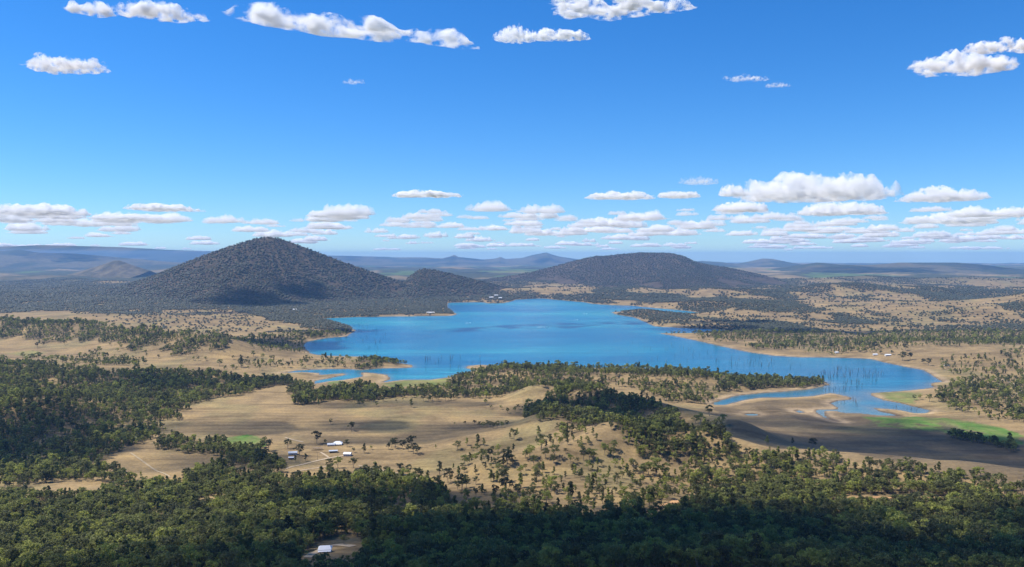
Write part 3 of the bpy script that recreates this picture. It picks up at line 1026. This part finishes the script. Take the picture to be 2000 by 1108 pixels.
grove('dark tree between the lakeside houses and the water', 'dark trees beside the lakeside houses', [(1763, 705, 19), (1778, 703, 15), (1813, 714, 15), (1803, 711, 11), (1720, 692, 8), (1742, 693, 9)], True)
grove('scattered small tree in the tan pasture left of the inlet', 'scattered trees in the pasture left of the inlet', [(513, 701, 10), (455, 702, 8), (495, 697, 12), (534, 702, 8), (528, 716, 14), (563, 718, 12), (644, 716, 16), (619, 716, 12), (507, 723, 12), (402, 704, 8), (387, 704, 8), (378, 704, 8), (600, 712, 11), (656, 712, 10), (668, 716, 11), (548, 712, 10), (480, 712, 10), (590, 719, 9)])
grove('small tree in the tan pasture below the wooded left ridge', 'small trees below the wooded left ridge', [(236, 681, 9), (229, 687, 8), (255, 685, 12), (276, 687, 9), (126, 674, 10), (264, 690, 10), (284, 692, 9), (215, 676, 6), (310, 700, 8), (45, 700, 12), (62, 706, 16), (75, 705, 18), (86, 706, 12), (100, 708, 14), (110, 707, 15), (122, 708, 14)])

grove('low yellow green shrub in front of the white cottage', 'low shrubs in front of the white cottage', [(598, 1104, 13), (612, 1101, 11), (626, 1103, 12), (641, 1102, 10), (655, 1104, 14), (668, 1099, 15), (680, 1101, 17), (693, 1096, 18), (604, 1112, 16), (634, 1113, 15), (662, 1113, 18), (688, 1112, 20)])
lone(672, 1064, 21, 0, 'single spreading gum tree in the sandy clearing right of the white cottage')
pp = np.array([(p[0], p[1]) for p in PT], float)
hp = hit(pp[:, 0], pp[:, 1])
for p, w in zip(PT, hp):
    place_tree('pasture_tree', (w[0], w[1], w[2] - .2), max(4.0, p[2] * w[1] / F * 1.08), p[3], p[4], p[5], p[6])

# drowned trees standing in the lake
DEAD = []
for s in range(5):
    g = np.random.default_rng(500 + s)
    tv, tf = [], []
    lean = g.normal(0, .05, 2)
    parts = [([(0, 0, -0.3), (lean[0] * .5, lean[1] * .5, .5), (lean[0], lean[1], 1)], [0.030, 0.022, 0.007])]
    for q in range(3):
        h = g.uniform(.4, .8)
        a = g.uniform(0, 6.28)
        e = g.uniform(.12, .26)
        b = (lean[0] * h, lean[1] * h, h)
        parts.append(([b, (b[0] + e * .6 * math.cos(a), b[1] + e * .6 * math.sin(a), h + .1), (b[0] + e * math.cos(a), b[1] + e * math.sin(a), h + .24)], [0.014, 0.010, 0.004]))
    for path, rad in parts:
        v, f = tube(path, rad, 4)
        o = len(tv)
        tv += v
        tf += [tuple(i + o for i in q) for q in f]
    DEAD.append(mesh_np('drowned_tree', np.array(tv), np.array(tf), [M_DEAD]))
ZONES = [(110, [(1575, 735), (1640, 716), (1725, 728), (1730, 738), (1660, 770), (1680, 795), (1640, 800), (1615, 770)], 'in the dense stand off the eastern point', (7, 12)),
         (46, [(1420, 700), (1480, 700), (1580, 708), (1560, 722), (1430, 720)], 'in the open water behind the eastern peninsula', (7, 11)),
         (44, [(640, 640), (700, 632), (770, 650), (750, 692), (650, 685)], 'in the bay below the left shore', (7, 12)),
         (18, [(830, 700), (900, 690), (960, 700), (905, 735), (820, 735)], 'in the channel beside the wooded knoll', (9, 16)),
         (34, [(1200, 680), (1290, 655), (1400, 690), (1420, 712), (1240, 710)], 'in midlake off the sandy point', (8, 13)),
         (16, [(1720, 790), (1800, 800), (1790, 806), (1730, 796)], 'in the shallow end of the inlet', (5, 8))]
for cnt, poly, where, (h0, h1) in ZONES:
    P = on_level(*np.array(poly, float).T)
    k = 0
    while k < cnt:
        q = np.array([RNG.uniform(P[:, 0].min(), P[:, 0].max()), RNG.uniform(P[:, 1].min(), P[:, 1].max())])
        if inside(P, q[:1], q[1:])[0] and lake_sd(q[:1], q[1:])[0] < -6:
            h = RNG.uniform(h0, h1)
            o = link('drowned_tree', DEAD[k % 5], None, (q[0], q[1], 0), RNG.uniform(0, 6.28))
            o.scale = (h * 1.9, h * 1.9, h)
            tag(o, 'bare grey drowned tree standing ' + where, 'dead tree', 'drowned trees ' + where)
            k += 1


# ------------------------------------------------------------------ tracks
def ribbon(name, pts, width, material):
    p = hit(*np.array(pts, float).T)[:, :2]
    seg = np.r_[0, np.cumsum(np.hypot(*np.diff(p, axis=0).T))]
    t = np.linspace(0, seg[-1], max(8, int(seg[-1] / 5)))
    c = np.stack([np.interp(t, seg, p[:, 0]), np.interp(t, seg, p[:, 1])], -1)
    for _ in range(4):
        c[1:-1] = (c[:-2] + 2 * c[1:-1] + c[2:]) / 4
    d = np.gradient(c, axis=0)
    d /= np.linalg.norm(d, axis=1)[:, None] + 1e-9
    nrm = np.stack([-d[:, 1], d[:, 0]], -1)
    wob = (width * (0.8 + 0.4 * vnoise(t / 12, t * 0, 3)))[:, None]
    rows = []
    for s in (-.5, -.2, .2, .5):
        q = c + nrm * wob * s
        rows.append(np.stack([q[:, 0], q[:, 1], ground_h(q[:, 0], q[:, 1]) + 0.45], -1))
    v = np.stack(rows, 0).reshape(-1, 3)
    tag(link(name, mesh_np(name, v, grid_faces(4, len(t))[:, ::-1], [material], True)), kind='structure')


ribbon('farm_track', [(556, 917), (575, 911), (600, 905), (625, 899), (642, 895), (660, 892), (675, 890)], 5, M_TRACK)
ribbon('farm_track', [(642, 894), (635, 889), (630, 886), (626, 884)], 4, M_TRACK)
ribbon('farm_track', [(575, 922), (610, 916), (640, 911)], 4, M_TRACK)
ribbon('farm_track', [(700, 910), (730, 915), (760, 922), (790, 927), (830, 940), (855, 951)], 5, M_TRACK)
ribbon('farm_track', [(557, 855), (575, 860), (592, 864)], 4, M_TRACK)
ribbon('farm_track', [(255, 885), (285, 906), (310, 922), (332, 932)], 3, M_FAINT)
ribbon('dirt_road', [(1258, 1003), (1285, 992), (1315, 981), (1345, 975)], 9, M_ORANGE)
ribbon('dirt_road', [(1640, 974), (1700, 972), (1760, 973), (1820, 974), (1880, 977)], 7, M_ORANGE)
ribbon('dirt_road', [(600, 1090), (615, 1080), (640, 1066), (660, 1064), (690, 1068)], 7, M_TRACK)
ribbon('gravel_road', [(1945, 738), (1970, 746), (1990, 756), (1998, 764), (1985, 772)], 9, M_TRACK)


# ------------------------------------------------------------------ buildings
def box(x0, x1, y0, y1, z0, z1):
    v = [(x, y, z) for x in (x0, x1) for y in (y0, y1) for z in (z0, z1)]
    f = [(0, 1, 3, 2), (4, 6, 7, 5), (0, 4, 5, 1), (2, 3, 7, 6), (0, 2, 6, 4), (1, 5, 7, 3)]
    return v, f


def part(name, vf, material, parent):
    return link(name, mesh_np(name, np.array(vf[0], float), np.array(vf[1]), [material]), parent)


def gable(w, l, z, rise, over, hip=0.0, th=0.15):
    a, b = w / 2 + over, l / 2 + over
    r = a - hip * a
    v = [(-a, -b, z), (a, -b, z), (a, b, z), (-a, b, z), (-r, 0, z + rise), (r, 0, z + rise)]
    v += [(x, y, q - th) for x, y, q in v]
    f = [(0, 1, 5, 4), (2, 3, 4, 5), (1, 2, 5, 5), (3, 0, 4, 4)]
    f = [(0, 1, 5, 4), (2, 3, 4, 5), (6, 10, 11, 7), (8, 11, 10, 9), (0, 6, 7, 1), (2, 8, 9, 3)]
    tr = [(1, 2, 5), (3, 0, 4), (7, 11, 8), (9, 10, 6), (1, 7, 8), (1, 8, 2), (3, 9, 6), (3, 6, 0)]
    t = quads_to_tris(f)
    return v, np.concatenate([t, np.array(tr)])


def house(name, px, py, w, l, h, rise, rz, label, cat, roof, wall, hip=0.0, verandah=False, open_front=False):
    p = hit([px], [py], land_h)[0]
    e = bpy.data.objects.new(name, None)
    COL.objects.link(e)
    e.location = p
    e.rotation_euler = (0, 0, rz)
    tag(e, label, cat)
    if open_front:
        part('wall', box(-w / 2, w / 2, l / 2 - .2, l / 2, -1, h), wall, e)
        for s in (-1, 0, 1):
            part('post', box(s * (w / 2 - .2) - .1, s * (w / 2 - .2) + .1, -l / 2, -l / 2 + .2, -1, h), wall, e)
    else:
        part('wall', box(-w / 2, w / 2, -l / 2, l / 2, -1.5, h), wall, e)
        part('door', box(-.5, .5, -l / 2 - .06, -l / 2 - .003, 0.1, 2.1), M_WALLD, e)
        for s in (-.33, -.17, .2, .35):
            wo_ = part('window', box(w * s - .6, w * s + .6, -l / 2 - .05, -l / 2 - .004, 0.95, 2.1), M_WALLW, e)
            part('pane', box(w * s - .5, w * s + .5, -l / 2 - .08, -l / 2 - .052, 1.05, 2.0), M_GLASS, wo_)
    part('roof', gable(w, l, h + .02, rise, .5, hip), roof, e)
    if verandah:
        z = h - .3
        v = [(-w / 2, -l / 2 - 2.6, z - .5), (w / 2, -l / 2 - 2.6, z - .5), (w / 2, -l / 2 - .55, z), (-w / 2, -l / 2 - .55, z)]
        v += [(a, b, c - .1) for a, b, c in v]
        part('verandah_roof', (v, [(0, 1, 2, 3), (7, 6, 5, 4), (0, 4, 5, 1), (1, 5, 6, 2), (2, 6, 7, 3), (3, 7, 4, 0)]), roof, e)
        for s in (-1, -.33, .33, 1):
            part('verandah_post', box(s * (w / 2 - .2) - .07, s * (w / 2 - .2) + .07, -l / 2 - 2.5, -l / 2 - 2.36, -1, z - .6), M_WALLW, e)
    return e


house('farmhouse', 660, 869, 15, 11, 3.4, 3.2, 0.1, 'white hip roofed farmhouse with verandah beside the dark garden tree', 'house', M_ROOFW, M_WALLW, .6, True)
house('farm_cottage', 647, 871, 13, 7, 3.0, 2.0, 0.15, 'low blue grey roofed wing joined to the left of the farmhouse', 'house', M_ROOFG, M_WALLW)
house('open_shed', 651, 884, 14, 7, 3.2, 1.2, 0.2, 'long open fronted farm shed below the farmhouse', 'shed', M_ROOFG, M_WALLD, 0, False, True)
house('farm_shed', 679, 890, 12, 9, 3.6, 2.2, -0.1, 'bright white farm shed at the end of the farm track', 'shed', M_ROOFW, M_WALLW)
house('farm_shed', 572, 888, 14, 9, 3.6, 2.0, 0.2, 'pale blue grey roofed shed between dark trees left of the stockyard', 'shed', M_ROOFG, M_WALLW)
house('farm_shed', 569, 897, 8, 6, 3.0, 1.2, 0.1, 'smaller white roofed shed below the grey roofed shed', 'shed', M_ROOFW, M_WALLD)
house('cottage', 635, 1078, 10.5, 8, 3.2, 2.2, 0.12, 'white cottage with shining roof in the forest clearing', 'house', M_ROOFW, M_WALLW, 0.3, True)
house('hut', 268, 858, 9, 6, 3, 1.6, 0.3, 'small pale roofed hut at the left end of the creek trees', 'hut', M_ROOFW, M_WALLW)
house('hut', 53, 995, 8, 6, 3, 1.6, -0.3, 'white roofed hut half hidden below the left clearing', 'hut', M_ROOFW, M_WALLW)
house('lake_house', 1634, 690, 14, 8, 3.2, 2.2, 0.2, 'small white roofed house on the shore at the left of the lakeside row', 'house', M_ROOFW, M_WALLW)
house('lake_house', 1647, 673, 20, 9, 3.2, 2.4, 0.1, 'long white roofed house among trees above the lakeside row', 'house', M_ROOFW, M_WALLW)
house('lake_house', 1709, 694, 15, 8, 3.2, 2.2, 0, 'white roofed house in the middle of the lakeside row', 'house', M_ROOFW, M_WALLW)
house('lake_house', 1734, 695, 20, 10, 3.4, 2.6, 0.1, 'largest bright white roofed house at the right of the lakeside row', 'house', M_ROOFW, M_WALLW)
house('lake_house', 1849, 715, 14, 9, 3.4, 2.4, -0.2, 'white roofed house among dark trees near the lake corner', 'house', M_ROOFW, M_WALLW)
house('lake_house', 841, 612, 46, 14, 5, 3, 0, 'long pale building among trees behind the far left beach', 'building', M_ROOFW, M_WALLW)
house('lake_house', 576, 606, 24, 12, 5, 3, 0.1, 'white house in the forest at the foot of the mountain', 'house', M_ROOFW, M_WALLW)
for i, (px, py, w) in enumerate([(960, 583, 34), (969, 579, 30), (977, 584, 26)]):
    house('dam_building', px, py, w, 14, 9, 4, 0.1 * i, ['white building at the left of the far headland cluster', 'white building highest on the far headland', 'white building nearest the water on the far headland'][i], 'building', M_ROOFW, M_WALLW)

# stockyard and power pole by the farm
p = hit([619], [880])[0]
e = bpy.data.objects.new('stockyard', None)
COL.objects.link(e)
e.location = p
tag(e, 'dark timber stockyard of rails and posts beside the farm sheds', 'stockyard')
for y in (-5, 5):
    for x in range(-8, 9, 4):
        part('post', box(x - .12, x + .12, y - .12, y + .12, -.6, 1.9), M_WALLD, e)
    for z in (.5, 1.0, 1.6):
        part('rail', box(-8, 8, y - .19, y - .125, z, z + .16), M_WALLD, e)
for x in (-8, 8):
    for z in (.5, 1.0, 1.6):
        part('rail', box(x + .125, x + .19, -4.8, 4.8, z, z + .16), M_WALLD, e)
part('shelter_roof', box(-8.5, 8.5, 3.2, 8.2, 3.0, 3.15), M_WALLD, e)
p = hit([620], [898])[0]
e = bpy.data.objects.new('power_pole', None)
COL.objects.link(e)
e.location = p
tag(e, 'slender timber power pole standing in the farmyard', 'pole')
v, f = tube([(0, 0, -1), (0, 0, 6), (0, 0, 12)], [.2, .17, .13], 6)
part('pole', (v, f), M_DEAD, e)
part('crossarm', box(-1.2, 1.2, -.2, -.135, 11.2, 11.4), M_DEAD, e)

# boats under way
for px, py, rz, lab in [(918, 631, 0.1, 'white motorboat with short wake off the far left beach'), (1068, 639, 0.0, 'white motorboat with long wake in midlake'),
                        (1128, 625, 0.3, 'white motorboat left of two near the far sandy spit'), (1146, 613, -0.2, 'white motorboat farthest out near the sandy spit')]:
    q = on_level(px, py)
    e = bpy.data.objects.new('motorboat', None)
    COL.objects.link(e)
    e.location = (q[0], q[1], 0)
    e.rotation_euler = (0, 0, rz)
    tag(e, lab, 'boat', 'motorboats crossing the lake')
    hv = [(-4, -1.3, 1.1), (1.5, -1.4, 1.2), (4.6, 0, 1.5), (1.5, 1.4, 1.2), (-4, 1.3, 1.1), (-3.8, -.9, -.3), (1.2, -.9, -.3), (3.4, 0, -.2), (1.2, .9, -.3), (-3.8, .9, -.3)]
    hf = [(0, 5, 6, 1), (1, 6, 7, 2), (2, 7, 8, 3), (3, 8, 9, 4), (4, 9, 5, 0), (0, 1, 3, 4), (5, 9, 8, 6)]
    me = bpy.data.meshes.new('hull')
    me.from_pydata(hv, [], hf + [(1, 2, 3), (6, 8, 7)])
    me.materials.append(M_WHITE)
    link('hull', me, e)
    part('windscreen', box(.2, .5, -1, 1, 1.2, 2.1), M_GLASS, e)
    part('canopy', box(-2, .6, -1.1, 1.1, 2.3, 2.45), M_WHITE, e)
    L = 55 if 'long' in lab else 28
    wv = [(-3.5, -.8, .12), (-3.5, .8, .12), (-L, 5, .06), (-L, -5, .06), (-L * .6, 0, .2)]
    me = bpy.data.meshes.new('wake')
    me.from_pydata(wv, [], [(0, 4, 3), (0, 1, 4), (1, 2, 4)])
    me.materials.append(M_FOAM)
    link('wake', me, e)


# ------------------------------------------------------------------ clouds: closed lumpy bodies of vapour
BASE = 1500.0


def cloud_mesh(w, l, th, seed, nx, ny, rag=1.0, slant=0.0):
    u = np.linspace(-1.15, 1.15, nx)
    v = np.linspace(-1.15, 1.15, ny)
    A, B = np.meshgrid(u, v, indexing='ij')
    ox = seed * 3.7
    e = 1 - (A ** 2 + B ** 2) ** 1.5
    k = max(w, l) / 2
    n1 = fbm(A * w / k * 1.6 + ox, B * l / k * 1.6 + ox, 5, seed % 50, 0.55)
    bil = 1 - np.abs(fbm(A * w / k * 3 + ox, B * l / k * 3, 3, seed % 31 + 3) - .5) * 3
    t = e * 0.8 - 0.12 + (n1 - .5) * 3.2 * rag
    edge = np.clip((1.13 - np.maximum(np.abs(A), np.abs(B))) * 8, 0, 1)
    t = np.maximum(t, 0) * edge
    t = np.where(t < 0.02, 0, t)
    t = np.sqrt(t) * np.clip(t * 3, 0, 1) * (0.45 + .75 * bil)
    top = th * t
    bot = -0.16 * th * np.minimum(t, 1) * (0.6 + n1)
    X, Y = A * w / 2, B * l / 2 + slant * A * w / 2
    on = t > 0
    idt = np.arange(nx * ny).reshape(nx, ny)
    idb = np.where(on, idt + nx * ny, idt)
    vt = np.stack([X, Y, top], -1).reshape(-1, 3)
    vb = np.stack([X, Y, bot], -1).reshape(-1, 3)
    vv = np.concatenate([vt, vb])
    q = on[:-1, :-1] | on[1:, :-1] | on[1:, 1:] | on[:-1, 1:]

    def quads(i):
        return np.stack([i[:-1, :-1][q], i[1:, :-1][q], i[1:, 1:][q], i[:-1, 1:][q]], -1)
    ft, fb = quads(idt), quads(idb)[:, ::-1]
    t1 = np.concatenate([ft[:, [0, 1, 2]], ft[:, [0, 2, 3]], fb[:, [0, 1, 2]], fb[:, [0, 2, 3]]])
    if len(t1) == 0:
        return None
    used, inv = np.unique(t1, return_inverse=True)
    return vv[used], inv.reshape(-1, 3)


def cloud(name, x, y, z, w, l, th, seed, nx, ny, material, label=None, group=None, rag=1.0, slant=0.0, kind=None):
    r = cloud_mesh(w, l, th, seed, nx, ny, rag, slant)
    if r is None:
        return
    o = link(name, mesh_np(name, r[0], r[1], [material], False), None, (x, y, z))
    tag(o, label, 'cloud' if kind is None else None, group, kind)
    return o


SKYC = [  # photo x, y of the middle, width, apparent height, slant, ragged, label
    (262, 13, 205, 44, .25, .8, 'broad white cloud at the top edge, above the lone puff'),
    (722, 46, 400, 50, .44, .62, 'long trailing white cloud streaming down along the top edge'),
    (125, 118, 130, 46, 0, .6, 'single bright puff cloud alone in the upper left sky'),
    (1004, 64, 66, 34, 0, .8, 'small round ragged cloud beside the small flat cloud near the top'),
    (1090, 65, 110, 26, 0, .7, 'small flat oblong cloud near the top centre'),
    (1195, 10, 240, 30, 0, .9, 'ragged white cloud cut by the top edge, right of centre'),
    (1878, 118, 200, 50, 0, .5, 'soft thick white cloud in the upper right sky'),
    (1975, 84, 140, 36, 0, .5, 'soft cloud at the right edge, above the thick one'),
    (692, 160, 34, 9, 0, 1, 'tiny wisp of cloud below the long trailing cloud'),
    (1455, 153, 70, 9, 0, 1.1, 'thin wisp of cloud in the empty right sky'),
    (1520, 166, 44, 9, 0, 1, 'small faint wisp right of the thin wisp'),
    (1595, 366, 250, 52, 0, .5, 'largest cumulus over the right horizon, flat based'),
    (1835, 380, 135, 26, 0, .5, 'long cumulus right of the largest cumulus'),
    (1430, 373, 50, 22, 0, .4, 'compact bright cumulus left of the largest cumulus'),
    (1324, 380, 76, 13, 0, .5, 'flat small cumulus left of the compact one'),
    (1212, 382, 110, 14, 0, .6, 'flat long cumulus above the wooded hill'),
    (1363, 353, 62, 15, 0, .6, 'faint small cumulus above the flat small one'),
    (833, 379, 125, 12, 0, .6, 'narrow flat cloud above the peaked range'),
    (655, 418, 100, 13, 0, .4, 'bright flat cloud right of the mountain top'),
    (314, 405, 110, 14, 0, .5, 'bright flat cloud left of the mountain top'),
    (70, 409, 160, 22, 0, .6, 'layered flat cloud at the far left above the horizon'),
    (1188, 434, 84, 17, 0, .4, 'bright cumulus directly above the wooded hill'),
    (1450, 404, 80, 20, 0, .5, 'cumulus below the compact bright one, over the eastern range'),
    (1640, 408, 150, 24, 0, .5, 'wide cumulus below the largest cumulus'),
    (1975, 414, 80, 20, 0, .5, 'cumulus at the right edge low over the horizon'),
    (1850, 427, 130, 20, 0, .6, 'wide low cumulus above the plateau range'),
    (250, 424, 130, 14, 0, .6, 'flat low cloud left of the mountain, under the bright one'),
]
for i, (px, py, w, h, sl, rag, lab) in enumerate(SKYC):
    sx, sz = ray(px, py + h * .35)
    d = (BASE - CAMZ) / sz
    el = math.atan(sz)
    wm = w * d / F * 1.22
    hm = h * d / F
    lm = min(wm * 1.0, max(wm * 0.45, hm * 0.55 / max(math.sin(el), .05)))
    if sl:
        lm = wm * .26
    th = max(hm * (0.55 if el > .15 else .8), 25)
    thin = 'wisp' in lab or 'faint' in lab
    cloud('cloud', sx * d, d, BASE, wm, lm, th, 31 + i * 7, 56, 40, cloud_material((1.0 if thin else 6.5) / max(th, 1) , 11.0 / wm if el > .15 else 14.0 / wm), lab, 'clouds in the sky', max(rag, .62), sl)

# the low field of small cumulus towards the horizon
g = np.random.default_rng(77)
k = 0
for i in range(640):
    if k >= 290:
        break
    py = 500 - 80 * g.random() ** 1.05 - 11
    px = g.uniform(-60, 2060)
    if g.random() > (0.45 + 0.55 * sstep(300, 1500, px)) * sstep(398, 432, py):
        continue
    sx, sz = ray(px, py)
    d = (BASE - CAMZ) / sz
    w = g.uniform(20, 72) * (0.75 + (500 - py) / 130)
    wm = w * d / F
    th = min(g.uniform(.11, .2) * wm, 330)
    where = ('upper rows' if py < 450 else 'lowest rows') + ' of clouds ' + (
        'left of the mountain' if px < 350 else 'right behind the mountain' if px < 760 else 'over the jagged range'
        if px < 1130 else 'above the wooded hill' if px < 1400 else 'over the eastern ranges' if px < 1720 else 'over the plateau')
    cloud('cumulus_cloud', sx * d, d, BASE, wm, wm * g.uniform(.6, 1.1), th, 400 + i * 3, 26, 16, M_CLOUD_FIELD, 'flat white cumulus in the ' + where, 'small cumulus in the ' + where, .9)
    k += 1
print('field clouds', k, 'ground', len(us) * len(ys) * 2)

# clouds overhead, out of the picture, whose shadows lie on the land
SHADE = [  # photo x, y of the shadow's middle, width, depth in metres, cloud height, thin
    (1480, 1075, 950, 420, 1500, 0), (1020, 1070, 420, 330, 1500, 0), (1900, 1095, 600, 380, 1500, 0), (760, 985, 300, 150, 1500, 0),
    (60, 860, 330, 420, 1500, 0), (1190, 805, 420, 300, 1500, 0), (1770, 875, 760, 330, 1500, 0), (1560, 822, 420, 160, 1500, 1),
    (560, 835, 600, 130, 1500, 1), (800, 845, 560, 190, 1500, 1), (720, 790, 500, 90, 1500, 1), (400, 905, 260, 120, 1500, 1),
    (480, 582, 620, 420, 3800, 0), (590, 570, 330, 330, 3800, 0), (555, 672, 420, 380, 2300, 0), (1380, 646, 420, 260, 2600, 0), (300, 745, 600, 200, 1600, 1)]
for i, (px, py, w, l, alt, thin) in enumerate(SHADE):
    p = hit([px], [py], land_h)[0]
    t = (alt - p[2]) / SUN.z
    q = Vector(p) + SUN * t
    cloud('shading_cloud', q.x, q.y, alt, w * 1.25, l * 1.3, 130, 900 + i * 5, 40, 30, M_CLOUD_THIN if thin else M_CLOUD,
          'white cumulus overhead casting its shadow on the land', 'clouds overhead', .7)

# ------------------------------------------------------------------ haze
hm_, hn, hl, hb = mat('valley_air')
hn.clear()
ho = hn.new('ShaderNodeOutputMaterial')
hv = hn.new('ShaderNodeVolumePrincipled')
hv.inputs['Color'].default_value = (0.28, 0.56, 1.0, 1)
hv.inputs['Density'].default_value = 2.5e-5
hv.inputs['Anisotropy'].default_value = 0.0
hl.new(hv.outputs[0], ho.inputs['Volume'])
v, f = box(-95000, 95000, -1000, 49500, -160, 560)
hz = link('haze', mesh_np('haze', np.array(v, float), np.array(f), [hm_]))
tag(hz, 'thin blue haze hanging over the whole valley', 'haze', kind='stuff')
